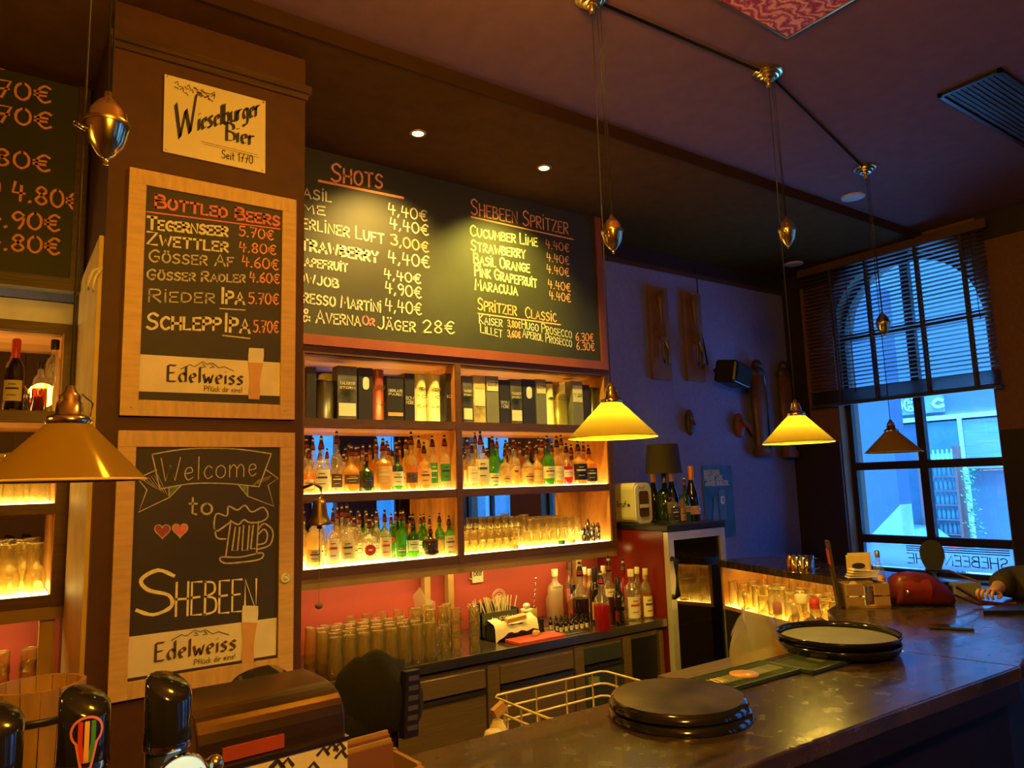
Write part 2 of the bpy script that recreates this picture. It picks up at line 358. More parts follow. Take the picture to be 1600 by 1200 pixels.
def write(parent, text, O, U, V, length, h, mt, wd=.006, caps=False, N=Vector((0, -1, 0)), nib=None, jit=.15, name='lettering', off=.002, stack=None, wob=.012):
    """lettering on a plane: O baseline start, U baseline direction (unit), V up"""
    mb = stack or MB(); lay, tot = layout(text, caps); sx = length/tot
    for x, s, sts in lay:
        dy = random.uniform(-wob, wob)
        for st in sts:
            pts = [((x+px*s)*sx, (py*s+dy)*h) for px, py in st]
            F = lambda u, v: O+U*u+V*v+N*off
            if nib:
                ribbon(mb, pts, 0, F, (nib[0]*h, nib[1]*h))
            else: ribbon(mb, pts, wd, F, None, jit)
    if stack is None: return mb.build(name, mt, parent, world=True)
def chalkline(parent, text, p0, p1, hpx, Yc, mt, wd=.007, caps=True, **k):
    A = PY(*p0, Yc); B = PY(*p1, Yc); U = (B-A); ln = U.length; U.normalize()
    T = PY(p0[0], p0[1]-hpx, Yc); h = (T-A).length
    write(parent, text, A, U, Vector((0, 0, 1)), ln, h, mt, wd, caps, **k)
def pxstroke(mb, pts, wd, Yc, off=.002, smooth=False):
    q = [PY(x, y, Yc) for x, y in pts]; q = [(p.x, p.z) for p in q]
    if smooth: q = parse('~'+' '.join('%f,%f' % a for a in q))
    ribbon(mb, q, wd, lambda u, v: Vector((u, Yc-off, v)), None, .1)
# ================================================================== THE SETTING
XL, XR, YF, YB, ZC = -1.7, 6.4, -3.5, 4.25, 3.77
struct('floor', MB().box(XL-.2, YF-.2, -.1, XR+.35, YB+.2, 0), floor_m)
struct('ceiling', MB().box(XL-.2, YF-.2, ZC, XR+.35, YB+.2, ZC+.1), ceilpaint)
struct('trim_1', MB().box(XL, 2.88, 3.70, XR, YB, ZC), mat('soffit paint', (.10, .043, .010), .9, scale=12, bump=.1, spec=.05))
struct('trim_9', MB().box(XL, 2.868, 3.695, XR, 2.88, ZC), mat('darkened soffit face', (.05, .022, .008), .8, spec=.1))  # added board with shade in its colour, darkens the lit soffit face
struct('wall_back', MB().box(XL, YB, 0, XR+.35, YB+.2, 3.54), bluepaint)
struct('wall_back', MB().box(XL, YB-.004, 3.56, XR, YB+.1, 3.72), darkpaint)
struct('trim_2', MB().box(3.66, YB-.025, 3.525, XR, YB, 3.56), wood_dark)
struct('wall_left', MB().box(XL-.2, YF, 0, XL, YB, ZC), colpaint)
def arch_wall():
    mb = MB(); x0, x1 = XR, XR+.33
    wins = [(-2.15, -.72), (.05, .85), (2.46, 3.76)]; y = YF
    for a, b in wins:
        mb.box(x0, y, 0, x1, a, ZC); sill = .86 if a > 1 else .5
        mb.box(x0, a, 0, x1, b, sill); c = (a+b)/2; r = (b-a)/2; zs = 3.0; n = 18
        for i in range(n):
            ya = a+(b-a)*i/n; yb = a+(b-a)*(i+1)/n
            za = zs+math.sqrt(max(r*r-(ya-c)**2, 0)); zb = zs+math.sqrt(max(r*r-(yb-c)**2, 0))
            mb.prism([(ya, za), (yb, zb), (yb, ZC), (ya, ZC)], x0, x1, 'x')
        y = b
    mb.box(x0, y, 0, x1, YB, ZC); return mb, wins
mbw, WINS = arch_wall()
struct('wall_right', mbw, brownpaint)
# front wall with one wide window
mb = MB().box(XL, YF-.2, 0, 4.3, YF, ZC).box(5.95, YF-.2, 0, XR, YF, ZC).box(4.3, YF-.2, 0, 5.95, YF, .6).box(4.3, YF-.2, 3.1, 5.95, YF, ZC).box(4.78, YF-.2, .6, 5.5, YF, 3.1)
struct('wall_front', mb, colpaint)
# dark panelling and dark band on the window wall
mb = MB().box(XR-.03, 3.77, 0, XR, YB, 2.04).box(XR-.03, .86, 0, XR, 2.44, 2.04).box(XR-.03, 2.44, 0, XR, 3.77, .86)
struct('trim_3', mb, darkpaint)
mb = MB().box(XR-.012, 3.0, 3.55, XR, YB, 3.70).box(XR-.012, .9, 3.56, XR, 2.45, ZC)
struct('trim_4', mb, darkpaint)
struct('trim_5', MB().box(XR-.02, 4.06, 2.04, XR, YB-.001, 3.55), darkpaint)  # shade in the wall corner, put in as a dark strip
def window(idx, a, b, sill, xg=XR+.15):
    o = thing('window_%d' % idx, None, None, (xg, (a+b)/2, sill)); o['kind'] = 'structure'
    c = (a+b)/2; r = (b-a)/2; fr = MB()
    fr.box(xg-.03, a, sill, xg+.03, a+.045, 3.0).box(xg-.03, b-.045, sill, xg+.03, b, 3.0).box(xg-.03, a, sill, xg+.03, b, sill+.04)
    n = 18
    for i in range(n):
        t0, t1 = math.pi*i/n, math.pi*(i+1)/n
        q = [(c+rr*math.cos(t), 3.0+rr*math.sin(t)) for t, rr in ((t0, r), (t1, r), (t1, r-.05), (t0, r-.05))]
        fr.prism(q, xg-.03, xg+.03, 'x')
    fr.build('window_frame', darkpaint, o, world=True)
    bars = [1.15, 1.80, 2.42, 3.0] if idx == 1 else [1.15, 1.80, 3.0]
    MB().box(xg-.03, c-.035, sill, xg+.03, c+.035, 3.0+r-.02).build('mullion', darkpaint, o, world=True)
    for z in bars: MB().box(xg-.028, a+.04, z-.035, xg+.028, b-.04, z+.035).build('glazing_bar', darkpaint, o, world=True)
    zz = [sill+.04]+bars
    for i in range(len(zz)):
        for s in (0, 1):
            y0, y1 = (a+.045, c-.035) if s == 0 else (c+.035, b-.045)
            z0 = zz[i]+(.035 if i else 0)
            if i+1 < len(zz):
                mb = MB().box(xg-.004, y0, z0, xg+.004, y1, zz[i+1]-.035)
            else:
                ps = [(y0, z0), (y1, z0)] ; rr = r-.05
                rng = [y1+(y0-y1)*k/8 for k in range(9)]
                ps += [(y, 3.0+math.sqrt(max(rr*rr-(y-c)**2, .0016))) for y in rng]
                mb = MB().prism(ps, xg-.004, xg+.004, 'x')
            mb.build('pane', G_pane, o, world=True)
    return o
W1 = window(1, *WINS[2], .86)
window(2, *WINS[0], .5); window(3, *WINS[1], .5)
w4 = thing('window_4', None, None, (5.1, YF-.1, .6)); w4['kind'] = 'structure'
MB().box(4.3, YF-.12, .6, 4.36, YF-.06, 3.1).box(5.89, YF-.12, .6, 5.95, YF-.06, 3.1).box(5.1, YF-.12, .6, 5.16, YF-.06, 3.1).box(4.3, YF-.12, 1.7, 5.95, YF-.06, 1.76).build('window_frame', darkpaint, w4, world=True)
MB().box(4.3, YF-.094, .6, 5.95, YF-.086, 3.1).build('pane', G_pane, w4, world=True)
struct('window_sill', MB().box(6.0, 2.3, .80, 6.42, 3.9, .845).box(6.4, 2.47, .80, 6.54, 3.75, .862), mat('sill paint', (.30, .30, .32), .3))
# column that carries the pine boards
struct('column', MB().box(.30, 3.06, 0, 1.07, YB, 3.70), colpaint)
struct('trim_8', MB().box(.285, 3.10, .92, .30, 3.88, 2.74), mat('pine with led spill', (.80, .52, .20), .5))  # pine side panel, colour brightened for light spilling from the shelves
struct('trim_6', MB().box(.28, 3.03, 3.525, 1.09, 3.06, 3.56).box(.29, 3.045, 3.50, 1.08, 3.06, 3.525), wood_dark)
# red lacquered splash wall behind the back counter
struct('wall_back', MB().box(1.07, YB-.02, .60, 3.75, YB-.001, 1.30).box(XL, YB-.02, .6, .30, YB-.001, 1.30), redpaint)
# outside
struct('street', MB().box(XR+.34, -14, -.15, 30, .9, -.05).box(-8, -14, -.15, XR+.34, YF-.21, -.05), mat('low bounce asphalt', (.07, .07, .07), .9))  # dark part of the street, toned down to limit bounced daylight
struct('street', MB().box(XR+.34, .9, -.15, 30, 14, -.05), mat('daylight bounce paving', (.6, .6, .6), .8, scale=3))  # pale part of the street, toned to bounce daylight up into the room
# ================================================================== EXTERIOR
b = thing('shop_building', 'pale shop front across the street with lintel stripe and bottle filled window', 'building', (12.3, 5.6, -.05))
fac = mat('pale facade', (.15, .165, .19), .8, var=.05); fac2 = mat('facade lintel', (.30, .33, .38), .7)
MB().box(12.3, 2.0, -.05, 12.8, 13, 6).build('wall', fac, b, world=True)
MB().box(12.22, 2.0, 2.53, 12.3, 9.5, 2.60).build('cornice', mat('white trim paint', (.9, .92, .95), .6), b, world=True)
MB().box(12.24, 5.45, 2.66, 12.3, 9.5, 3.1).build('sign_panel', fac2, b, world=True)
MB().box(12.22, 5.20, .0, 12.3, 5.26, 2.53).build('post', white_p, b, world=True); MB().box(12.24, 5.27, .1, 12.3, 5.75, 2.5).build('shop_window', mat('shop window', (.16, .26, .30), .15), b, world=True)
MB().box(12.24, 3.2, 1.75, 12.3, 5.19, 2.5).build('shutter', mat('roller shutter', (.28, .33, .36), .6, var=.25, scale=3, stretch=(1, 1, 40)), b, world=True)
MB().box(12.24, 5.85, -.05, 12.3, 6.29, 2.5).build('door', mat('dark doorway', (.10, .15, .18), .3), b, world=True)
for z in (1.35, 1.75): MB().box(12.22, 6.20, z-.2, 12.25, 6.34, z+.1).build('notice', white_p, b, world=True)
mb = MB(); wl = lambda t, y0, z0, ln, h, wd: write(b, t, Vector((12.235, y0, z0)), Vector((0, -1, 0)), Vector((0, 0, 1)), ln, h, chalk_w, wd, N=Vector((-1, 0, 0)), off=.004)
wl('D®', 6.2, 2.72, .36, .2, .03); wl('c', 5.6, 2.74, .16, .22, .05)
b2 = thing('side_sky_block', 'unseen grey building front added to cut daylight through the side windows', 'building', (12.3, -6, -.05)); MB().box(12.3, -14, -.05, 12.8, 1.9, 8).build('wall', fac2, b2, world=True)  # added unseen block that shades the side windows from the sky
for k in range(5):
    for z in (.9, 3.9): MB().box(12.26, -12+k*2.7, z, 12.3, -10.8+k*2.7, z+1.6).build('window', MATS['shop window'], b2, world=True)
b3 = thing('rear_sky_block', 'unseen grey building front added to cut daylight through the front wall window', 'building', (3, -10, -.05)); MB().box(-6, -10.4, -.05, 12, -10, 8).build('wall', fac2, b3, world=True)  # added out of view to hold back sky light at the front wall
for k in range(5):
    for z in (.9, 3.9): MB().box(-4+k*2.9, -10.0, z, -2.7+k*2.9, -9.96, z+1.6).build('window', MATS['shop window'], b3, world=True)
rk = thing('bottle_rack', 'tall rack of wine bottles standing outside the shop front', 'rack', (12.0, 5.5, -.05))
fr = MB().box(11.9, 5.20, -.05, 12.1, 5.24, 2.1).box(11.9, 5.74, -.05, 12.1, 5.78, 2.1)
for k in range(9): fr.box(11.9, 5.24, .10+k*.22, 12.1, 5.74, .115+k*.22)
fr.build('frame', mat('rust red rack', (.35, .12, .09), .6), rk, world=True)
p = MB().lathe([(0, 0), (.028, .002), (.030, .11), (.012, .14), (.011, .18), (0, .18)], seg=8).build('bottle', mat('teal glass bottle', (.25, .50, .48), .2), rk)
n = 0
for k in range(9):
    for j in range(7):
        o = p if n == 0 else p.copy(); n += 1
        if o is not p: COL.objects.link(o)
        o.location = (0, -.21+j*.068, .165+k*.22)
o = MB().box(9.6, 4.93, -.05, 9.9, 9.0, 4.2).build('neighbour_wall', mat('blue grey render', (.07, .085, .13), .8, var=.05)); o['kind'] = 'structure'
o = MB().prism([(4.77, -.05), (5.7, -.05), (5.7, .45), (4.77, 1.33)], 9.3, 9.58, 'x').build('ramp_wall', mat('pale concrete', (.30, .31, .32), .8)); o['kind'] = 'structure'
def car(x, y, label, col):
    t = thing('car', label, 'car', (x, y, -.05))
    cm = mat(label[:12]+' paint', col, .15, .3, coat=1)
    prof = [(-2.1, .35), (-2.15, .75), (-1.9, .95), (-1.1, 1.0), (-.5, 1.42), (.9, 1.45), (1.6, 1.02), (2.1, .9), (2.15, .35)]
    MB().prism(prof, -.85, .85, 'x').build('body', cm, t, bevel=.06)
    MB().prism([(-1.0, 1.02), (-.48, 1.36), (.85, 1.39), (1.4, 1.04)], -.87, .87, 'x').build('side_glass', black_g, t)
    for s in (-.72, .72):
        for yy in (-1.35, 1.35):
            mbw = MB().lathe([(0, -.1), (.2, -.1), (.33, -.09), (.33, .09), (.2, .1), (0, .1)], seg=18)
            mbw.build('wheel', black, t, loc=(s, yy, .33), rot=(0, R(90), 0))
        MB().box(s-.12, -2.18, .62, s+.12, -2.1, .76).build('tail_light', emis('tail light', (1, .08, .1), 1.2) if col[0] > .1 else red_p, t)
    return t
car(10.9, 7.4, 'silver blue car with red tail light parked beyond the low ramp wall', (.25, .35, .5))
t = thing('potted_shrub', 'small potted climber beside the bottle rack', 'plant', (11.9, 5.05, -.05))
MB().lathe([(0, 0), (.13, 0), (.17, .3), (.15, .3), (0, .26)], seg=14).build('pot', white_p, t)
fol = MB()
for k in range(200):
    z = .3+1.5*random.random()**1.3; a = random.random()*6.28; r = .10*random.random()*(1.6-z*.5)+.03; x, y = r*math.cos(a), r*math.sin(a); s = .03
    fol.add([(x-s, y, z), (x, y-s, z+.02), (x+s, y, z), (x, y+s, z+.03)], [(0, 1, 2, 3)])
fol.build('foliage', mat('leaf green', (.12, .35, .12), .6), t)['kind'] = 'stuff'
# ================================================================== BLIND
bl = thing('venetian_blind', 'dark wooden slat blind drawn over the arched top of the window', 'blind', (XR-.08, 3.16, 2.36))
sm = mat('blind slat', (.05, .045, .06), .45)
pitch = .0365; z = 2.50; k = 0; sl = None
while z < 3.66:
    if sl is None:
        sl = MB().add([(-.015, -.80, .003), (-.015, .80, .003), (.015, .80, -.005), (.015, -.80, -.005), (-.015, -.80, .006), (-.015, .80, .006), (.015, .80, -.002), (.015, -.80, -.002)],
                      [(0, 1, 2, 3), (7, 6, 5, 4), (0, 4, 5, 1), (1, 5, 6, 2), (2, 6, 7, 3), (3, 7, 4, 0)]).build('slat', sm, bl); o = sl
    else: o = sl.copy(); COL.objects.link(o)
    o.location = (0, .01, z-2.36); z += pitch
for j in range(10):
    o = sl.copy(); COL.objects.link(o); o.location = (0, .01, .035+j*.0105)
MB().box(-.025, -.80, 0, .025, .82, .025).build('bottom_rail', sm, bl)
MB().box(-.03, -.82, 1.30, .05, .82, 1.34).build('head_rail', sm, bl)
MB().box(-.05, -.83, 1.27, -.035, .83, 1.345).build('valance', mat('valance wood', (.10, .045, .025), .6), bl)
for y in (-.62, -.26, .18, .52):
    for dx in (-.022, .022): MB().box(dx-.002, y-.012, 0, dx+.002, y+.012, 1.3).build('ladder_tape', sm, bl)
MB().tube([(-.03, .36, 1.3), (-.035, .36, .1)], .003).build('cord', black, bl)
MB().tube([(-.03, -.7, 1.3), (-.035, -.71, .55)], .003).build('cord', black, bl)
# lettering on the lower panes, read from outside
fil = thing('window_lettering', 'white pub name and stripes stuck on the lower window panes, seen from behind', 'sign', (XR+.14, 3.0, .98))
lb_ink = mat('dusk blue print', (.03, .07, .16), .6)
MB().box(XR+.1425, 2.52, .915, XR+.1445, 3.06, 1.11).build('frosted_film', G_film, fil, world=True)
MB().box(XR+.1425, 3.14, .915, XR+.1445, 3.70, 1.11).build('frosted_film', G_film, fil, world=True)
for a, bb_, txt in ((2.56, 3.03, 'SHEBEEN'), (3.20, 3.34, 'HE')):
    write(fil, txt, Vector((XR+.142, a, .955)), Vector((0, 1, 0)), Vector((0, 0, 1)), bb_-a, .085, lb_ink, .009, N=Vector((-1, 0, 0)), off=.0)
    for j in range(3): MB().box(XR+.139, a-.02, 1.06+j*.018, XR+.142, bb_, 1.068+j*.018).build('stripe', lb_ink, fil, world=True)
# ================================================================== CHALKBOARDS
bd = thing('menu_chalkboard', 'long green black chalkboard of shots and spritzers above the bottle shelves', 'chalkboard', (2.35, 3.9, 2.58))
MB().box(1.08, 3.9, 2.60, 3.575, 3.94, 3.70).build('board', board_m, bd, world=True)
MB().box(1.08, 3.885, 2.545, 3.64, 3.95, 2.605).build('bottom_rail', redframe, bd, world=True)
MB().box(3.575, 3.885, 2.605, 3.625, 3.95, 3.70).build('side_rail', redframe, bd, world=True)
Q = lambda x, y: (460+x/3.158, 220+y/3.158)
def L1(text, a, b_, h, mt=chalk, wd=.008, caps=True, **k): chalkline(bd, text, Q(*a), Q(*b_), h/3.158, 3.9, mt, wd, caps, **k)
L1('SHOTS', (183, 198), (433, 235), 88, chalk_o, .013)
for t_, a, b_, h in (('BASIL', (-10, 270), (180, 303), 60), ('LIME', (-50, 335), (150, 368), 52), ('BERLINER LUFT', (-10, 422), (440, 508), 62),
                     ('STRAWBERRY', (-20, 526), (410, 600), 66), ('GRAPEFRUIT', (-20, 606), (260, 646), 50), ('BLOWJOB', (-70, 680), (215, 727), 56),
                     ('ESPRESSO MARTINI', (-60, 786), (425, 845), 60), ('& AVERNA', (42, 892), (325, 912), 62), ('JÄGER', (412, 925), (595, 943), 60)):
    L1(t_, a, b_, h, chalk, .010 if t_ != 'STRAWBERRY' else .014)
L1('OR', (336, 905), (394, 912), 42, chalk_r, .010)
for t_, a, b_, h in (('4,40€', (462, 360), (653, 398), 52), ('4,40€', (470, 430), (660, 468), 52), ('4,40€', (462, 600), (665, 628), 58),
                     ('4,40€', (442, 678), (622, 706), 46), ('4,90€', (448, 748), (625, 778), 54), ('4,40€', (448, 836), (626, 860), 58), ('28€', (634, 945), (788, 952), 60)):
    L1(t_, a, b_, h, chalk, .009, caps=False)
L1('3,00€', (476, 510), (660, 552), 50, chalk_o, .009, caps=False)
L1('SHEBEEN SPRITZER', (872, 362), (1350, 462), 76, chalk_o, .010)
for a in ([(120, 198), (535, 282)], [(872, 376), (1375, 487)], [(905, 852), (1312, 908)]):
    mb = MB(); pxstroke(mb, [Q(*p) for p in a], .014 if a[0][0] == 120 else .009, 3.9); mb.build('underline', chalk_o, bd, world=True)
for t_, p, a, b_, c_, d_ in (('CUCUMBER LIME', '4.40€', (868, 468), (1198, 520), (1240, 528), (1355, 550)), ('STRAWBERRY', '4.40€', (872, 540), (1138, 580), (1245, 592), (1355, 612)),
                    ('BASIL ORANGE', '4.40€', (885, 606), (1160, 650), (1245, 650), (1355, 670)), ('PINK GRAPEFRUIT', '4.40€', (890, 665), (1195, 724), (1252, 725), (1362, 745)),
                    ('MARACUJA', '4.40€', (892, 733), (1100, 762), (1258, 780), (1362, 797))):
    L1(t_, a, b_, 52, chalk_y, .010); L1(p, c_, d_, 40, chalk_o, .007, caps=False)
L1('SPRITZER', (905, 833), (1095, 862), 58, chalk_o, .009); L1('CLASSIC', (1140, 872), (1292, 894), 52, chalk_o, .008)
for t_, a, b_, h, q in (('KAISER', (912, 900), (1025, 918), 44, chalk), ('3,80€', (1052, 916), (1115, 926), 32, chalk_o), ('HUGO PROSECCO', (1122, 925), (1368, 975), 44, chalk),
                        ('6.30€', (1388, 985), (1475, 990), 38, chalk_o), ('LILLET', (918, 946), (1025, 970), 44, chalk), ('3,60€', (1052, 966), (1115, 974), 32, chalk_o),
                        ('APEROL PROSECCO', (1125, 968), (1368, 1018), 42, chalk), ('6.30€', (1392, 1030), (1480, 1036), 38, chalk_o)):
    L1(t_, a, b_, h, q, .007, caps=t_[0].isalpha())
# left board
lb = thing('menu_chalkboard', 'dark chalkboard listing beer prices at the far left, cut by the picture edge', 'chalkboard', (-.6, 3.86, 2.69))
MB().box(-1.5, 3.86, 2.75, .24, 3.9, 3.72).build('board', board_m, lb, world=True)
MB().box(-1.55, 3.845, 2.69, .30, 3.91, 2.75).build('bottom_rail', wood_dark, lb, world=True)
MB().box(.24, 3.845, 2.75, .29, 3.91, 3.72).build('side_rail', wood_dark, lb, world=True)
for t_, a, b_, h in (('4.80€', (-52, 98), (76, 119), 26), ('4.70€', (-52, 144), (78, 162), 27), ('4.70€', (-52, 182), (79, 202), 26), ('4.80€', (-55, 250), (77, 269), 26),
                     ('(x) 4.80€'[2:], (-12, 306), (124, 330), 28), ('4.90€', (-22, 352), (92, 362), 26), ('4.80€', (-22, 388), (92, 398), 26)):
    chalkline(lb, t_, a, b_, h, 3.86, chalk_o if 'x' not in t_ else chalk, .011, False)
# pine framed boards on the column
def pine_board(label, y, X0, X1, Z0, Z1, fw_, slate_z0=None):
    t = thing('framed_chalkboard', label, 'chalkboard', ((X0+X1)/2, y, Z0))
    MB().box(X0, y-.022, Z1-fw_, X1, y, Z1).build('top_rail', pine_h, t, world=True, bevel=.002)
    MB().box(X0, y-.022, Z0, X1, y, Z0+fw_).build('bottom_rail', pine_h, t, world=True, bevel=.002)
    MB().box(X0, y-.024, Z0, X0+fw_, y, Z1-fw_).build('stile', pine, t, world=True, bevel=.002)
    MB().box(X1-fw_, y-.024, Z0, X1, y, Z1-fw_).build('stile', pine, t, world=True, bevel=.002)
    MB().box(X0+fw_, y-.012, Z0+fw_, X1-fw_, y-.004, Z1-fw_).build('slate', board2_m, t, world=True)
    return t
YC = 3.06; YS = YC-.012
def bounds(tl, tr, bl_, br, Yc):
    a, b, c, d = [PY(*p, Yc) for p in (tl, tr, bl_, br)]
    return (a.x+c.x)/2, (b.x+d.x)/2, (c.z+d.z)/2, (a.z+b.z)/2
X0, X1, Z0, Z1 = bounds((202, 262), (462, 310), (187, 650), (462, 655), YC-.022)
t1 = pine_board('pine framed chalkboard headed bottled beers on the dark column', YC, X0, X1, Z0, Z1, .062)
q1 = lambda x, y: (x/3.333, y/3.333); q2 = lambda x, y: (x/3.333, 340+y/3.333)
def L2(t, text, a, b_, h, mt=chalk, wd=.007, caps=True, **k): chalkline(t, text, a, b_, h/3.333, YS, mt, wd, caps, **k)
L2(t1, 'BOTTLED BEERS', (243, 324), (436, 353), 66, chalk_r, .010)
mb = MB(); pxstroke(mb, [(230, 331), (437, 358)], .006, YS); mb.build('underline', chalk_r, t1, world=True)
for t_, a, b_, h, mt_, wd in (('TEGERNSEER', (768, 58), (1183, 97), 62, chalk_w, .010), ('ZWETTLER', (766, 138), (1185, 180), 64, chalk_w, .009), ('GÖSSER AF', (776, 230), (1213, 256), 62, chalk, .007),
                       ('GÖSSER RADLER', (766, 322), (1275, 338), 52, chalk, .007), ('RIEDER', (775, 438), (1115, 445), 66, chalk, .006), ('IPA', (1155, 444), (1270, 452), 78, chalk_w, .010),
                       ('SCHLEPP', (766, 580), (1145, 586), 82, chalk_w, .010), ('IPA', (1172, 592), (1298, 600), 90, chalk_w, .011)):
    L2(t1, t_, q2(*a), q2(*b_), h, mt_, wd)
for t_, a, b_, h in (('5.70€', (1245, 94), (1422, 118), 50), ('4.80€', (1245, 176), (1435, 194), 50), ('4.60€', (1260, 252), (1448, 274), 54), ('4.60€', (1300, 334), (1453, 344), 50), ('5.70€', (1295, 448), (1448, 452), 56), ('5.70€', (1320, 596), (1448, 600), 60)):
    L2(t1, t_, q2(*a), q2(*b_), h, chalk_o, .006, False)
for a in ([q2(1145, 474), q2(1275, 482)], [q2(1160, 614), q2(1300, 630)]): mb = MB(); pxstroke(mb, a, .006, YS); mb.build('underline', chalk, t1, world=True)
def quad(parent, name, pts, mt, Yc, off=.0015, th=.001):
    P = [PY(*p, Yc) for p in pts]; mb = MB(); mb.prism([(p.x, p.z) for p in P], Yc-off-th, Yc-off, 'y'); return mb.build(name, mt, parent, world=True)
def beer_print(parent, x, yt, yb, w_, Yc):
    """printed tall wheat beer glass"""
    n = 7; wf = [1, 1.06, 1.0, .86, .72, .68, .8, .74]; L = []; Rr = []
    for i in range(n+1):
        y = yt+(yb-yt)*i/n; xx = x-(y-yt)*.05; L.append((xx-w_/2*wf[i], y)); Rr.append((xx+w_/2*wf[i], y+1))
    quad(parent, 'printed_foam', L[:3]+Rr[:3][::-1], foam, Yc, .006); quad(parent, 'printed_beer', L[2:]+Rr[2:][::-1], beer, Yc, .006)
def gothic(parent, text, a, b_, hpx, mt, Yc, off=.005, nib=(.075, .05)):
    chalkline(parent, text, a, b_, hpx, Yc, mt, .008, False, nib=nib, off=off, wob=0)
def mountains(parent, x0, y0, x1, y1, Yc):
    mb = MB(); pts = [(0, 0), (.18, .6), (.26, .35), (.42, 1), (.5, .7), (.6, .9), (.72, .3), (.82, .5), (1, 0)]
    pxstroke(mb, [(x0+(x1-x0)*u, y0+(y1-y0)*u-v*13) for u, v in pts], .003, Yc, .005)
    for u in (.42, .58): pxstroke(mb, [(x0+(x1-x0)*u, y0+(y1-y0)*u-9), (x0+(x1-x0)*(u+.05), y0+(y1-y0)*u-5), (x0+(x1-x0)*(u-.02), y0+(y1-y0)*u-4)], .004, Yc, .005)
    mb.build('printed_mountains', blue_p, parent, world=True)
quad(t1, 'printed_banner', [q2(727, 712), q2(1458, 756), q2(1458, 930), q2(722, 905)], mat('banner print', (.85, .72, .55), .6), YS, .0015)
gothic(t1, 'Edelweiss', q2(872, 852), q2(1262, 872), 25, ink, YS); chalkline(t1, 'Pflück dir eins!', q2(1062, 903), q2(1258, 912), 8, YS, ink_b, .0025, False, off=.005)
mountains(t1, *q2(940, 790), *q2(1215, 800), YS); beer_print(t1, q2(1333, 0)[0], q2(0, 680)[1], q2(0, 945)[1], 23, YS)
for x, y in ((205, 636), (445, 642)): MB().sphere(PY(x, y, YC-.024), .004, sy=.4).build('screw', steel, t1, world=True)
# lower welcome board
X0, X1, Z0, Z1 = bounds((187, 672), (461, 676), (165, 1098), (458, 1051), YC-.022)
t2 = pine_board('pine framed chalkboard saying welcome with a drawn beer mug', YC, X0, X1, Z0, Z1, .062)
q3 = lambda x, y: (x/3.333, 620+y/3.333); q4 = lambda x, y: (x/3.333, 840+y/3.333)
chalkline(t2, 'Welcome', q3(835, 440), q3(1335, 412), 36, YS, chalk, .004, False)
mb = MB()
for pts, sm_ in (([(792, 300), (940, 275), (1100, 268), (1260, 275), (1412, 297)], True), ([(1412, 297), (1348, 468)], False), ([(1348, 468), (1180, 452), (1000, 452), (832, 480)], True), ([(832, 480), (792, 300)], False),
            ([(815, 380), (715, 425), (765, 485), (722, 600), (880, 525), (878, 472)], False), ([(880, 525), (942, 462)], False),
            ([(1385, 380), (1448, 425), (1395, 460), (1425, 570), (1290, 518), (1290, 462)], False), ([(1290, 518), (1238, 455)], False)):
    pxstroke(mb, [q3(*p) for p in pts], .0045, YS, smooth=sm_)
for k in range(6):
    pxstroke(mb, [q3(740+k*16, 430-k*5), q3(800+k*14, 470+k*8)], .0016, YS); pxstroke(mb, [q3(1310+k*16, 465-k*6), q3(1350+k*12, 430-k*4)], .0016, YS)
mb.build('drawn_ribbon', chalk, t2, world=True)
quad(t2, 'drawn_fold', [q3(880, 475), q3(935, 462), q3(885, 520)], chalk_g, YS, .0012); quad(t2, 'drawn_fold', [q3(1245, 458), q3(1288, 465), q3(1288, 512)], chalk_g, YS, .0012)
chalkline(t2, 'to', q3(985, 612), q3(1105, 612), 30, YS, chalk, .008, False)
def heart(cx, cy, s):
    return [q3(cx+s*.062*16*math.sin(t)**3, cy-s*.062*(13*math.cos(t)-5*math.cos(2*t)-2*math.cos(3*t)-math.cos(4*t))) for t in [2*math.pi*k/22 for k in range(22)]]
for cx, cy in ((845, 697), (937, 692)):
    hp = heart(cx, cy, 42); quad(t2, 'drawn_heart', hp, mat('heart red', (.40, .08, .09), .9) if cx < 900 else chalk_r, YS, .0012)
    mb = MB(); pxstroke(mb, hp+[hp[0]], .0035, YS, .003); mb.build('heart_outline', chalk, t2, world=True)
mb = MB()
for pts, sm_ in (([(1195, 655), (1120, 700), (1125, 610), (1180, 620), (1190, 570), (1235, 590), (1275, 565), (1310, 600), (1370, 575), (1395, 620), (1360, 650), (1300, 655), (1270, 640), (1240, 665), (1200, 645)], True),
                 ([(1175, 740), (1130, 735), (1118, 690)], True), ([(1200, 655), (1175, 830)], False), ([(1345, 650), (1335, 820)], False), ([(1345, 690), (1375, 660), (1420, 700), (1405, 770), (1338, 795)], True), ([(1345, 715), (1375, 690), (1392, 720), (1380, 760), (1340, 770)], True),
                 ([(1150, 835), (1250, 835), (1362, 812), (1355, 845), (1250, 862), (1165, 865), (1150, 835)], True), ([(1225, 680), (1208, 800), (1236, 800), (1248, 680)], False), ([(1268, 670), (1260, 800), (1288, 798), (1298, 672)], False), ([(1318, 670), (1305, 792), (1325, 790)], False)):
    pxstroke(mb, [q3(*p) for p in pts], .006, YS, smooth=sm_)
mb.build('drawn_mug', chalk, t2, world=True)
chalkline(t2, 'S', q4(712, 408), q4(905, 395), 70, YS, chalk_y, .013, False); chalkline(t2, 'HEBEEN', q4(915, 410), q4(1332, 378), 52, YS, chalk_y, .008, False)
quad(t2, 'printed_banner', [q4(668, 517), q4(1441, 416), q4(1436, 610), q4(655, 735)], MATS['banner print'], YS, .0015)
gothic(t2, 'Edelweiss', q4(808, 644), q4(1225, 582), 28, ink_b, YS); chalkline(t2, 'Pflück dir eins!', q4(1010, 662), q4(1222, 628), 8, YS, ink_b, .0025, False, off=.005)
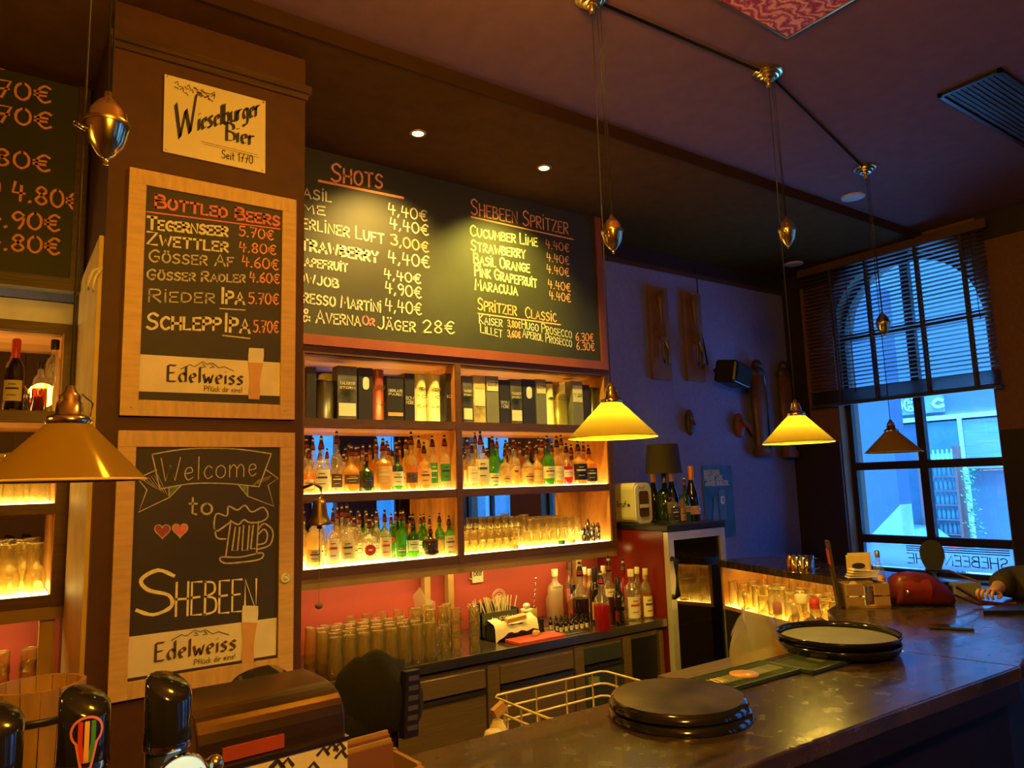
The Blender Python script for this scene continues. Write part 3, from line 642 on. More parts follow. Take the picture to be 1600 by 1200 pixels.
mountains(t2, *q4(890, 535), *q4(1190, 505), YS); beer_print(t2, q4(1302, 0)[0], q4(0, 352)[1], q4(0, 655)[1], 24, YS)
c = PY(*q3(1487, 945), YC-.03); MB().lathe([(0, 0), (.019, 0), (.021, .004), (.013, .006), (.012, .002), (.008, .002), (.007, .008), (0, .009)]).build('eyelet', white_p, t2, loc=(c.x-t2.location.x, -.026, c.z-t2.location.z), rot=(R(90), 0, 0))
# enamel sign
se = thing('enamel_sign', 'yellowed white enamel brewery sign high on the dark column', 'sign', (.72, YC, 3.2))
q5 = lambda x, y: (100+x/4, y/4)
E4 = [PY(*q5(*p), YC-.008) for p in ((628, 465), (1258, 635), (1256, 1085), (618, 948))]
MB().prism([(p.x, p.z) for p in E4], YC-.012, YC-.003, 'y').build('plate', cream_p, se, world=True)
chalkline(se, 'W', q5(690, 880), q5(820, 815), 58, YC-.012, ink, .014, False, nib=(.05, .03), wob=0); chalkline(se, 'ieselburger', q5(838, 815), q5(1218, 725), 32, YC-.012, ink, .01, False, nib=(.075, .04), wob=0)
chalkline(se, 'Bier', q5(1015, 878), q5(1185, 912), 28, YC-.012, ink, .01, False, nib=(.08, .04), wob=0); chalkline(se, 'Seit 1770', q5(985, 988), q5(1178, 1025), 13, YC-.012, ink, .004, False, wob=0)
mb = MB()
for k in range(26):
    u = random.random(); x = 690+240*u; y = 545+u*62+random.uniform(-28, 24); pxstroke(mb, [q5(x, y), q5(x+random.uniform(8, 26), y+random.uniform(-16, 20)), q5(x+20, y+14)], .004, YC-.012)
pxstroke(mb, [q5(860, 885), q5(1210, 970)], .0015, YC-.012); pxstroke(mb, [q5(870, 900), q5(1215, 985)], .0015, YC-.012); mb.build('printed_wreath', ink_b, se, world=True)
for x, y in ((648, 478), (1245, 640), (1240, 1065), (638, 935)): MB().sphere(PY(*q5(x, y), YC-.013), .004, sy=.4).build('screw', steel, se, world=True)
# ================================================================== BACK BAR SHELVING
ZA, ZB, ZCc = 2.137, 1.722, 1.322     # shelf surfaces
YM = YB-.03                            # mirror plane
def shelf_unit(label, x0, x1, posts, rail=True):
    t = thing('shelf_unit', label, 'shelving', ((x0+x1)/2, 3.9, 1.22))
    MB().box(x0, 3.9, 2.50, x1, YM, 2.545).build('top_board', wood_shelf, t, world=True)
    for nm, z, th in (('shelf', ZA, .048), ('shelf', ZB, .046), ('shelf', ZCc, .05)):
        MB().box(x0, 3.9, z-th, x1, YM, z).build(nm, wood_shelf, t, world=True)
    for a, b_ in posts: MB().box(a, 3.895, 1.27, b_, YM, 2.50).build('upright', wood_shelf, t, world=True)
    MB().box(x0, 3.905, 1.215, x1, 3.96, 1.272).build('lower_rail', mat('ochre rail', (.34, .20, .07), .4), t, world=True)
    xs = [p for p in posts]
    for (a, a1), (c, c1) in zip(xs, xs[1:]):
        for z0, z1 in ((ZA, 2.50), (ZB, ZA-.048), (ZCc, ZB-.046)):
            MB().box(a1, YM-.006, z0, c, YM-.002, z1).build('mirror', mirror, t, world=True)
            MB().box(a1, 3.93, z1-.004, c, YM-.006, z1-.001).build('lining', wood_orange, t, world=True)
            MB().box(a1, 3.905, z0, a1+.004, YM-.006, z1).build('side_lining', wood_orange, t, world=True)
            MB().box(c-.004, 3.905, z0, c, YM-.006, z1).build('side_lining', wood_orange, t, world=True)
        MB().box(a1+.01, 3.915, ZB, c-.01, 3.955, ZB+.006).build('light_strip', led, t, world=True)
        MB().box(a1+.01, 3.915, ZCc, c-.01, 4.0, ZCc+.006).build('light_strip', led, t, world=True)
        MB().box(a1+.01, 3.96, ZB, c-.01, YM-.02, ZB+.004).build('light_panel', led2, t, world=True)
        MB().box(a1+.01, 4.0, ZCc, c-.01, YM-.02, ZCc+.004).build('light_panel', led2, t, world=True)
        MB().box(a1+.01, 4.10, ZA, c-.01, 4.20, ZA+.004).build('light_strip', led, t, world=True)
    return t
su = shelf_unit('dark wood bottle shelving with mirrored backs and glowing shelves under the menu board', 1.08, 3.645, [(1.08, 1.37), (2.335, 2.375), (3.60, 3.645)])
MB().box(1.40, 3.965, 1.235, 3.6, 4.06, 1.25).build('under_light', led, su, world=True)
su2 = shelf_unit('dark wood glass shelving left of the column with glowing shelves', -1.4, .30, [(-1.4, -1.36), (.235, .30)])
MB().box(-1.36, 3.965, 1.235, .2, 4.06, 1.25).build('under_light', led, su2, world=True)
MB().box(-1.36, 4.0, 2.55, .28, 4.03, 2.56).build('top_light', led, su2, world=True)
struct('trim_7', MB().box(XL, YB-.012, 2.5, .30, YB-.001, 2.72), cream)
for x0, x1 in ((2.235, 2.275), (2.405, 2.445), (3.47, 3.52)):
    MB().box(x0, 4.15, .82, x1, 4.2, 1.24).build('lower_post', mat('ochre post', (.48, .28, .09), .35), su, world=True)
MB().box(.20, 3.93, .8, .26, 3.99, 1.22).build('lower_post', MATS['ochre post'], su2, world=True)
# ------------------------------------------------------------------ bottle kinds
KINDS = {  # body profile (r,z) total height w/o pourer, square exponent
'round': ([(0, .002), (.034, 0), (.037, .006), (.037, .165), (.030, .188), (.0145, .208), (.0135, .255), (.016, .257), (.016, .266), (0, .266)], 0),
'square': ([(0, .002), (.038, 0), (.041, .006), (.041, .160), (.036, .176), (.015, .195), (.0135, .238), (.016, .24), (.016, .25), (0, .25)], 5),
'slim': ([(0, .002), (.031, 0), (.033, .006), (.033, .20), (.026, .222), (.0135, .24), (.013, .285), (.016, .287), (.016, .296), (0, .296)], 0),
'stout': ([(0, .002), (.044, 0), (.047, .008), (.048, .12), (.040, .15), (.018, .172), (.0145, .182), (.014, .222), (.017, .224), (.017, .232), (0, .232)], 0),
'wine': ([(0, .004), (.035, 0), (.0375, .006), (.0375, .185), (.030, .208), (.0145, .232), (.0135, .29), (.0155, .292), (.0155, .30), (0, .30)], 0),
'champagne': ([(0, .004), (.041, 0), (.044, .008), (.044, .13), (.038, .165), (.020, .22), (.0145, .26), (.0145, .295), (.017, .30), (.017, .312), (0, .315)], 0),
'gin': ([(0, .002), (.040, 0), (.042, .006), (.044, .13), (.040, .150), (.022, .168), (.017, .175), (.017, .20), (.020, .204), (.016, .21), (.016, .222), (0, .222)], 0)}
pour_m = [mat('pourer red', (.42, .03, .02), .4), black, mat('pourer cream', (.85, .70, .35), .4)]
PM = {}
def pourer_mesh():
    if 'p' in PM: return PM['p']
    mb = MB(); mb.m = 1; mb.lathe([(.015, 0), (.0175, .004), (.0165, .010)], seg=10); mb.m = 0; mb.lathe([(.0165, .010), (.0182, .013), (.016, .018)], seg=10)
    mb.m = 1; mb.lathe([(.016, .018), (.015, .021)], seg=10); mb.m = 0; mb.lathe([(.015, .021), (.0165, .024), (.014, .029)], seg=10)
    mb.m = 1; mb.lathe([(.014, .029), (.008, .055)], seg=10); mb.m = 2; mb.lathe([(.0095, .055), (.0095, .066)], seg=10); mb.m = 1; mb.lathe([(.0085, .066), (.0085, .073), (.004, .080), (0, .081)], seg=10)
    o = mb.build('pourer', pour_m); PM['p'] = o.data; bpy.data.objects.remove(o); return PM['p']
def cap_mesh(mt, kind='cap'):
    k = mt.name+kind
    if k in PM: return PM[k]
    mb = MB(); mb.lathe([(.0165, -.022), (.0168, .016), (.015, .02), (0, .02)] if kind == 'cap' else [(.016, -.075), (.0175, -.05), (.0178, .012), (.013, .02), (0, .021)], seg=12)
    o = mb.build('cap', mt); PM[k] = o.data; bpy.data.objects.remove(o); return PM[k]
def body_mesh(kind, gtop, gbot, level):
    k = (kind, gtop.name, gbot.name, level)
    if k in PM: return PM[k]
    prof, sq = KINDS[kind]; H_ = prof[-1][1]; lv = H_*level; lo = []; hi = []
    for (r0, z0), (r1, z1) in zip(prof, prof[1:]):
        if z0 <= lv <= z1 and z1 > z0:
            rr = r0+(r1-r0)*(lv-z0)/(z1-z0); lo += [(r0, z0), (rr, lv)]; hi = [(rr, lv)]
        elif z1 <= lv: lo.append((r0, z0))
        elif z0 >= lv: hi.append((r0, z0))
    hi.append(prof[-1]); mb = MB()
    if gtop is gbot: mb.lathe(prof, seg=16, sq=sq)
    else:
        mb.m = 1; mb.lathe(lo, seg=16, sq=sq); mb.m = 0; mb.lathe(hi, seg=16, sq=sq)
    o = mb.build('glass', [gtop, gbot]); PM[k] = o.data; bpy.data.objects.remove(o); return PM[k]
def label_mesh(kind, lm, im, shape, z0, z1):
    k = (kind, lm.name, im.name, shape, z0, z1)
    if k in PM: return PM[k]
    prof, sq = KINDS[kind]; rr = max(r for r, z in prof)+.0009; mb = MB(); n = 8; A = R(62)
    if sq: rr *= .995
    def P(a, z, e=0):
        q = rr+e
        if sq: q = q/((abs(math.cos(a))**sq+abs(math.sin(a))**sq)**(1/sq))
        return (q*math.cos(a), q*math.sin(a), z)
    def patch(a0, a1, b0, b1, e, m_, nn=n):
        mb.m = m_; v = [P(a0+(a1-a0)*i/nn, z, e) for z in (b0, b1) for i in range(nn+1)]
        mb.add(v, [(i, i+1, nn+2+i, nn+1+i) for i in range(nn)], True)
    c = R(-90)-R(14)
    if shape == 'oval':
        for j in range(10):
            u0 = -1+2*j/10; u1 = u0+.2; um = (u0+u1)/2; ww = A*.72*math.sqrt(1-um*um); patch(c-ww, c+ww, (z0+z1)/2+u0*(z1-z0)/2, (z0+z1)/2+u1*(z1-z0)/2, 0, 0, 6)
        patch(c-.3, c+.3, (z0+z1)/2-.006, (z0+z1)/2+.006, .0006, 1, 4)
    else:
        patch(c-A, c+A, z0, z1, 0, 0); h = z1-z0
        for u, ww, th in ((.80, .35, .045), (.60, .62, .10), (.28, .42, .04)):
            patch(c-A*ww, c+A*ww, z0+h*(u-th/2), z0+h*(u+th/2), .0006, 1, 5)
    o = mb.build('label', [lm, im]); PM[k] = o.data; bpy.data.objects.remove(o); return PM[k]
def child(name, me, parent, loc=(0, 0, 0)):
    o = bpy.data.objects.new(name, me); COL.objects.link(o); o.parent = parent; o.location = loc; return o
def bottle(kind, loc, label, group, g1=G_clear, g2=None, level=.55, lab=None, lim=ink_b, shape='rect', lz=(.03, .12), top='pourer', height=None, width=None, topm=black):
    g2 = g2 or g1; prof, sq = KINDS[kind]; H_ = prof[-1][1]
    t = thing('bottle', label, 'bottle', loc, group)
    tot = H_+(.078 if top == 'pourer' else .015)
    sz = height/tot if height else 1; rm = max(r for r, z in prof)*2; sx = width/rm if width else sz
    t.scale = (sx, sx, sz)
    child('glass', body_mesh(kind, g1, g2, level), t)
    if lab: child('label', label_mesh(kind, lab, lim, shape, *lz), t)
    if top == 'pourer': child('pourer', pourer_mesh(), t, (0, 0, H_-.004))
    else: child('cap', cap_mesh(topm, top), t, (0, 0, H_-.004))
    return t
def colour(g): 
    return {G_clear: 'clear', G_gold: 'pale gold', G_amber: 'amber', G_green: 'green', G_dgreen: 'dark green', G_dark: 'black brown', G_frost: 'frosted', G_pink: 'pink', G_brown: 'brown'}[g]
LC = {}
def labname(l): return {None: 'no', paper: 'cream', ink: 'navy', ink_b: 'brown', pink_p: 'pink', orange_p: 'orange', green_p: 'green', black: 'black', white_p: 'white', cream_p: 'ivory', red_p: 'red', brass: 'gold', kraft: 'tan', blue_p: 'blue', foam: 'buff'}[l]
def nth(n): return ['first', 'second', 'third', 'fourth', 'fifth', 'sixth', 'seventh', 'eighth', 'ninth', 'tenth', 'eleventh', 'twelfth', 'thirteenth', 'fourteenth', 'fifteenth', 'sixteenth', 'seventeenth', 'eighteenth', 'nineteenth', 'twentieth', 'twenty-first', 'twenty-second', 'twenty-third', 'twenty-fourth', 'twenty-fifth'][n]
def shelf_bottles(rows, zs, where, group):
    """rows: (px x, px top y, px width, depth row, kind, glass top, glass bottom, label mat, ink, shape, lz)"""
    rows = sorted(rows); cnt = {0: 0, 1: 0}
    for x, yt, wp, row, kind, ga, gb, lm, im, sh, lz in rows:
        Yc = 3.965+row*.115; P = PY(x, yt, Yc); wd = (PY(x+wp/2, yt, Yc)-PY(x-wp/2, yt, Yc)).x*.93
        h = P.z-zs-.005
        bottle(kind, (P.x, Yc, zs+.005), '%s %s bottle, %s label, %s from left in %s row, %s' % (colour(gb), {'slim': 'slim', 'square': 'square', 'round': 'round', 'stout': 'stout', 'gin': 'wide', 'wine': 'tall', 'champagne': 'big'}[kind], labname(lm), nth(cnt[row]), 'front' if row == 0 else 'rear', where),
               group, ga, gb, .55, lm, im, sh, lz, height=h, width=wd); cnt[row] += 1
C, GO, AM, GR, DG, DK, PI, BR, FR = G_clear, G_gold, G_amber, G_green, G_dgreen, G_dark, G_pink, G_brown, G_frost
r_ = 'rect'; LZ = (.03, .12)
shelf_bottles([
 (482, 697, 20, 0, 'stout', C, AM, paper, ink_b, r_, (.03, .09)), (502, 680, 24, 0, 'square', C, GO, foam, ink_b, r_, (.02, .13)), (489, 683, 16, 1, 'round', C, GO, paper, ink_b, r_, LZ),
 (511, 700, 15, 1, 'round', C, AM, paper, ink, r_, LZ), (526, 673, 19, 0, 'slim', C, C, ink_b, paper, r_, (.03, .11)), (537, 707, 15, 1, 'round', C, AM, orange_p, ink_b, r_, LZ),
 (549, 694, 26, 0, 'stout', GO, AM, ink_b, paper, r_, (.05, .11)), (556, 696, 15, 1, 'round', AM, AM, paper, ink_b, r_, LZ), (572, 704, 24, 0, 'stout', DG, DG, ink, brass, r_, (.03, .11)),
 (567, 694, 14, 1, 'slim', C, GO, white_p, ink_b, r_, LZ), (578, 693, 14, 1, 'round', AM, AM, paper, ink_b, r_, LZ), (588, 691, 14, 1, 'round', GO, GO, cream_p, ink_b, r_, LZ), (598, 684, 24, 0, 'square', AM, AM, orange_p, paper, r_, (.02, .15)),
 (607, 694, 15, 1, 'round', AM, AM, ink_b, brass, r_, LZ), (620, 694, 19, 0, 'gin', DG, GR, white_p, green_p, r_, (.03, .12)), (618, 705, 13, 1, 'round', C, GO, paper, ink_b, r_, LZ), (634, 684, 15, 1, 'slim', GO, GO, orange_p, ink_b, r_, LZ),
 (642, 674, 19, 0, 'round', GO, AM, ink_b, brass, r_, (.04, .10)), (654, 680, 15, 1, 'round', AM, AM, paper, ink_b, r_, LZ), (662, 690, 18, 0, 'square', GO, AM, orange_p, ink_b, r_, (.03, .14)),
 (675, 680, 16, 0, 'slim', C, GO, green_p, paper, r_, (.04, .18)), (694, 679, 17, 0, 'slim', C, C, green_p, ink, r_, (.05, .17))],
 ZB, 'upper left bay', 'bottles in the upper left bay')
shelf_bottles([
 (730, 684, 15, 1, 'round', C, AM, foam, ink_b, r_, LZ), (737, 690, 15, 0, 'square', C, GO, foam, orange_p, r_, (.03, .15)), (742, 674, 13, 1, 'slim', C, GO, paper, ink_b, r_, LZ), (750, 673, 19, 0, 'square', C, GO, cream_p, ink_b, r_, (.03, .16)), (755, 691, 12, 1, 'round', C, AM, paper, ink_b, r_, LZ),
 (769, 681, 17, 0, 'wine', GR, GR, paper, ink_b, r_, (.02, .10)), (776, 684, 13, 1, 'wine', GR, GR, cream_p, ink_b, r_, LZ), (788, 697, 13, 0, 'square', GO, GO, orange_p, ink_b, r_, (.02, .09)), (796, 696, 12, 1, 'round', AM, AM, paper, ink_b, r_, LZ),
 (802, 684, 17, 0, 'round', C, GO, orange_p, ink_b, 'oval', (.07, .14)), (823, 693, 18, 0, 'stout', C, GO, orange_p, ink_b, r_, (.02, .10)), (827, 687, 13, 1, 'round', DK, BR, brass, ink_b, r_, LZ), (838, 692, 16, 0, 'stout', GO, AM, orange_p, paper, r_, (.03, .11)),
 (846, 684, 13, 1, 'slim', AM, AM, paper, ink_b, r_, LZ), (854, 680, 18, 0, 'wine', GR, GR, cream_p, ink_b, r_, (.05, .14)), (862, 690, 12, 1, 'round', GO, GO, paper, ink_b, r_, LZ), (869, 681, 17, 0, 'round', GO, AM, paper, orange_p, r_, (.03, .13)), (876, 679, 13, 1, 'slim', GO, GO, cream_p, ink_b, r_, LZ),
 (884, 692, 15, 0, 'round', C, PI, foam, pink_p, r_, (.06, .12)), (892, 694, 13, 1, 'round', BR, BR, brass, ink, r_, LZ), (902, 688, 18, 0, 'square', GO, AM, black, paper, r_, (.03, .15)), (919, 695, 16, 0, 'square', AM, AM, ink, paper, r_, (.02, .13)), (911, 690, 12, 1, 'round', AM, AM, paper, ink_b, r_, LZ)],
 ZB, 'upper right bay', 'bottles in the upper right bay')
shelf_bottles([
 (491, 790, 25, 0, 'round', GO, GO, cream_p, brass, r_, (.03, .10)), (500, 796, 15, 1, 'round', C, GO, paper, ink_b, r_, LZ), (520, 793, 18, 0, 'square', C, GO, foam, red_p, r_, (.02, .15)), (527, 789, 13, 1, 'round', C, C, paper, red_p, r_, LZ), (534, 788, 13, 1, 'slim', C, C, white_p, ink_b, r_, LZ),
 (542, 786, 21, 0, 'square', C, C, cream_p, ink, r_, (.03, .13)), (553, 806, 15, 1, 'round', GO, GO, orange_p, ink_b, r_, LZ), (562, 800, 14, 1, 'square', C, C, paper, ink_b, r_, LZ), (577, 808, 21, 0, 'square', C, C, red_p, paper, 'oval', (.05, .13)), (573, 799, 13, 1, 'round', C, GO, paper, ink_b, r_, LZ), (588, 796, 13, 1, 'slim', C, C, white_p, ink_b, r_, LZ),
 (601, 796, 17, 0, 'square', C, C, cream_p, red_p, r_, (.02, .15)), (611, 802, 13, 1, 'round', GR, GR, red_p, ink_b, 'oval', (.12, .16)), (626, 797, 17, 0, 'wine', GR, GR, green_p, cream_p, r_, (.02, .10)), (618, 797, 13, 1, 'wine', GR, GR, cream_p, ink_b, r_, LZ), (630, 796, 12, 1, 'round', GR, GR, white_p, ink_b, r_, LZ),
 (645, 802, 18, 0, 'gin', DG, GR, foam, green_p, r_, (.05, .12)), (657, 803, 12, 1, 'round', GR, GR, paper, green_p, r_, LZ), (662, 802, 12, 1, 'slim', GR, GO, paper, ink_b, r_, LZ), (672, 822, 20, 0, 'square', DK, DK, black, brass, r_, (.03, .06)), (671, 805, 12, 1, 'round', GO, GO, paper, ink_b, r_, LZ),
 (686, 801, 13, 0, 'slim', GR, GO, green_p, paper, r_, (.14, .19)), (701, 805, 17, 0, 'square', GR, GR, cream_p, ink_b, r_, (.03, .16)), (695, 802, 12, 1, 'round', DG, GR, paper, ink_b, r_, LZ)],
 ZCc, 'lower left bay', 'bottles in the lower left bay')
# ------------------------------------------------------------------ whisky tins and cartons on the top shelf
def carton(x0, x1, yt, label, kind, col, lab=None, lim=ink_b, row=0, txt=None, lb_=(.5, .8), extra=None):
    Yc = 3.945+row*.12; A = PY(x0, yt, Yc); B = PY(x1, yt, Yc); wd = B.x-A.x-.004; h = A.z-ZA-.003
    t = thing('whisky_tin' if kind == 'tin' else 'whisky_carton', label, 'packaging', ((A.x+B.x)/2, Yc+(wd/2 if kind == 'tin' else .04), ZA+.003), 'whisky packaging on the top shelf')
    if kind == 'tin':
        r = wd/2; MB().lathe([(0, 0), (r, 0), (r, h-.015), (r, h-.012)], seg=20).build('tube', col, t); MB().lathe([(r+.001, h-.014), (r+.001, h-.002), (r-.003, h), (0, h)], seg=20).build('lid', extra or black, t)
        fy = -r-.0015
    else:
        MB().box(-wd/2, -.04, 0, wd/2, .04, h).build('box', col, t, bevel=.0015); fy = -.0415
    if lab:
        u0, u1 = lb_
        if lim == 'oval':
            n = 14; r2 = wd*.22; pts = [(r2*math.cos(R(a)), (u1-.04)*h+r2*math.sin(R(a))) for a in range(0, 181, 30)]+[(r2*math.cos(R(a)), (u0+.04)*h+r2*math.sin(R(a))) for a in range(180, 361, 30)]
            MB().prism(pts, fy-.0005, fy+.001, 'y').build('label', lab, t)
        else: MB().box(-wd*.44, fy-.0005, h*u0, wd*.44, fy+.001, h*u1).build('label', lab, t)
    tc = chalk if col in (black, DARKC, PIC) else ink_b
    if txt:
        for s_, z_, hh in txt: write(t, s_, Vector((t.location.x-wd*.4, Yc+fy+(.04 if kind != 'tin' else wd/2), ZA+z_*h)), Vector((1, 0, 0)), Vector((0, 0, 1)), wd*.8, hh*h, tc, .0035, wob=0, off=.0015)
    return t
DARKC = mat('dark carton', (.035, .03, .028), .4); PIC = mat('stormy picture print', (.10, .09, .09), .5, var=.9, scale=9); GOLDP = mat('gold picture print', (.55, .42, .18), .5, var=.5, scale=14)
GREYC = mat('grey carton', (.22, .21, .17), .5); REDT = mat('red tin', (.30, .05, .03), .35); OLIVE = mat('olive tin', (.30, .24, .05), .3, .3); DKB = mat('dark brown tin', (.05, .035, .02), .35); CRT = mat('cream tin', (.80, .68, .36), .4)
for a in [(479, 495, 573, 'black carton with pale slashes against the left upright', 'box', DARKC, None, None, 0, [('///', .4, .1)] if False else None),
    (497, 526, 592, 'dark olive tin, shortest of the left bay', 'tin', DKB, None, None, 0, None), (527, 558, 571, 'stormy picture carton beside the dark olive tin', 'box', PIC, foam, None, 0, [('TALISKER', .66, .05), ('STORM', .58, .04)], (.06, .3)),
    (560, 583, 574, 'black carton with white oval in the left bay', 'box', DARKC, white_p, 'oval', 0, None, (.6, .8)), (583, 603, 576, 'red tin in the left bay', 'tin', REDT, None, None, 0, [('CARDHU', .62, .07), ('12', .3, .06)], (.5, .8), REDT),
    (604, 631, 588, 'black carton with orange band and diamond emblem', 'box', DARKC, orange_p, None, 0, [('HIGHLAND', .66, .06), ('PARK', .58, .05)], (.1, .18)), (632, 648, 583, 'narrow black carton left of the two cream tins', 'box', DARKC, None, None, 0, [('BOW', .45, .07), ('MORE', .36, .07)]),
    (649, 669, 583, 'left one of two cream tins standing together', 'tin', CRT, None, None, 0, [('LAPHROAIG', .66, .06), ('10', .5, .05), ('ISLAY', .3, .05)], (.5, .8), CRT), (670, 691, 584, 'right one of two cream tins standing together', 'tin', CRT, None, None, 0, [('LAPHROAIG', .66, .06), ('10', .5, .05), ('ISLAY', .3, .05)], (.5, .8), CRT),
    (696, 714, 583, 'black carton against the middle upright', 'box', DARKC, None, None, 0, [('KEY', .5, .06)]),
    (722, 738, 587, 'stormy picture carton right of the middle upright', 'box', PIC, foam, None, 0, [('TALISKER', .66, .05), ('STORM', .58, .04)], (.06, .3)), (739, 758, 586, 'gold patterned carton in the right bay', 'box', GOLDP, paper, None, 0, None, (.35, .7)),
    (759, 779, 587, 'grey carton with cream label next to the gold carton', 'box', GREYC, paper, None, 0, [('THE', .86, .03), ('GLENLIVET', .80, .04)], (.68, .9)), (780, 796, 593, 'narrow black carton in the right bay', 'box', DARKC, None, None, 0, [('BOW', .45, .07), ('MORE', .36, .07)]),
    (797, 815, 592, 'stormy picture carton in the middle of the right bay', 'box', PIC, foam, None, 0, [('TALISKER', .66, .05), ('STORM', .58, .04)], (.06, .3)), (816, 836, 592, 'black carton with white oval in the right bay', 'box', DARKC, white_p, 'oval', 0, None, (.6, .8)),
    (837, 853, 592, 'grey carton with cream label left of the cream tin', 'box', GREYC, paper, None, 0, [('THE', .86, .03), ('GLENLIVET', .80, .04)], (.68, .9)), (854, 867, 596, 'cream tin with black lid in the right bay', 'tin', CRT, None, None, 0, [('LAPHROAIG', .6, .05)]),
    (868, 892, 614, 'short olive gold tin in the right bay', 'tin', OLIVE, None, None, 0, [('G', .8, .1)], (.5, .8), OLIVE), (893, 910, 595, 'grey carton with tall cream label at the right', 'box', GREYC, paper, None, 0, [('12', .66, .06)], (.52, .9)),
    (911, 921, 601, 'slim brown carton near the right upright', 'box', DKB, None, None, 0, None), (923, 941, 605, 'dark brown tin at the right end', 'tin', DKB, None, None, 0, None)]:
    carton(*a)
for x0, x1, yt in ((505, 520, 583), (690, 697, 590), (884, 900, 596), (532, 545, 575)): carton(x0, x1, yt, 'yellow lit carton in the rear row, seen between neighbours near %s' % {505: 'the olive tin', 690: 'the cream tins', 884: 'the olive gold tin', 532: 'the stormy carton'}[x0], 'box', GOLDP, None, None, 1)
# ------------------------------------------------------------------ glassware
def ware(name, prof, seg=18, flip=False):
    """glass with wall thickness"""
    th = .0018; inner = [(max(r-th, 0), z) for r, z in prof if r > .012][::-1]; Hh = max(z for r, z in prof)
    pr = prof+inner+[(0, prof[0][1]+.012)]
    if flip: pr = [(r, Hh-z) for r, z in pr]
    mb = MB().lathe(pr, seg=seg); o = mb.build(name, G_ware); me = o.data; bpy.data.objects.remove(o); return me
TUMB = [(0, 0), (.030, 0), (.031, .004), (.030, .03), (.035, .09)]
BEER = [(0, 0), (.031, 0), (.033, .006), (.030, .03), (.036, .10), (.038, .17), (.036, .20)]
TALL = [(0, 0), (.028, 0), (.029, .004), (.034, .15)]
SHOT = [(0, 0), (.019, 0), (.020, .004), (.025, .06)]
WINE = [(0, 0), (.034, .001), (.033, .004), (.006, .012), (.005, .075), (.012, .085), (.034, .11), (.040, .14), (.036, .18), (.032, .20)]
SNIF = [(0, 0), (.030, .001), (.029, .004), (.006, .010), (.006, .035), (.03, .055), (.038, .085), (.028, .13)]
me_t, me_tf = ware('tumbler', TUMB), ware('tumbler', TUMB, flip=True); me_b, me_bf = ware('beer_glass', BEER), ware('beer_glass', BEER, flip=True)
me_l, me_lf = ware('highball_glass', TALL), ware('highball_glass', TALL, flip=True); me_s = ware('shot_glass', SHOT); me_sf = ware('shot_glass', SHOT, flip=True)
me_w, me_wf = ware('wine_glass', WINE), ware('wine_glass', WINE, flip=True); me_n, me_nf = ware('snifter_glass', SNIF), ware('snifter_glass', SNIF, flip=True)
SEEN = {}
def put(name, me, loc, label, group, sc=1, rz=None):
    if group:
        k = SEEN[group] = SEEN.get(group, -1)+1
        PENDING.append((None, group, label))
    o = _put(name, me, loc, label, group, sc, rz)
    if group: PENDING[-1] = (o, group, label)
    return o
PENDING = []
def _put(name, me, loc, label, group, sc=1, rz=None):
    o = bpy.data.objects.new(name, me); COL.objects.link(o); o.location = loc; o.scale = (sc, sc, sc) if not isinstance(sc, tuple) else sc
    o.rotation_euler = (0, 0, random.random()*6 if rz is None else rz); return tag(o, label, 'glass', group)
# right lower bay glasses
zc = ZCc+.006
for i in range(7):
    for j in range(2):
        for k in range(2):
            put('tumbler', me_t, (2.43+i*.062+j*.02, 3.965+j*.085, zc+k*.056), 'small tumbler stacked at the left of the lower right bay', 'stacked tumblers at the left of the lower right bay', .80)
for i in range(6):
    for k in range(4):
        put('tumbler', me_tf, (2.66+i*.058, 4.13, zc+k*.042), 'tumbler in the tall rear stacks of the lower right bay', 'rear tumbler stacks in the lower right bay', .78)
for i in range(5):
    put('snifter_glass', me_nf, (2.93+i*.075, 4.0, zc), 'snifter glass upside down on the glowing shelf of the lower right bay', 'snifters in the lower right bay', .8)
for i in range(7):
    for j in range(2):
        put('highball_glass', me_lf, (3.02+i*.068+j*.02, 4.08+j*.075, zc), 'tall highball glass upside down at the right of the lower right bay', 'highball glasses in the lower right bay', 1.15)
put('martini_glass', me_wf, (2.98, 4.10, zc+.01), 'stemmed glass upside down standing above the tumblers in the lower right bay', None, .98)
for i, (x, s) in enumerate(((3.40, .10), (3.44, .155), (3.49, .125), (3.535, .125), (3.46, .09))):
    t = thing('cocktail_shaker', ['short steel jigger at the right of the lower right bay', 'tallest steel shaker in the lower right bay', 'steel shaker right of the tallest one', 'steel shaker nearest the right upright', 'small steel cup before the tallest shaker'][i], 'shaker', (x, 3.97-(.03 if i == 4 else 0), zc))
    MB().lathe([(0, 0), (.016, 0), (.021, s*.7), (.022, s*.72)], seg=16).build('cup', chrome, t); MB().lathe([(.022, s*.72), (.012, s*.92), (.010, s), (0, s)], seg=16).build('lid', chrome, t)
for i, (x, c) in enumerate(((3.17, green_p), (3.26, white_p), (2.78, orange_p))):
    MB_ = MB().lathe([(0, 0), (.024, 0), (.024, .02), (.02, .024), (0, .024)], seg=14); o = MB_.build('tea_light', c, None, loc=(x, 3.935, zc)); tag(o, ['green', 'white', 'orange'][i]+' tea light on the glowing shelf edge', 'candle')
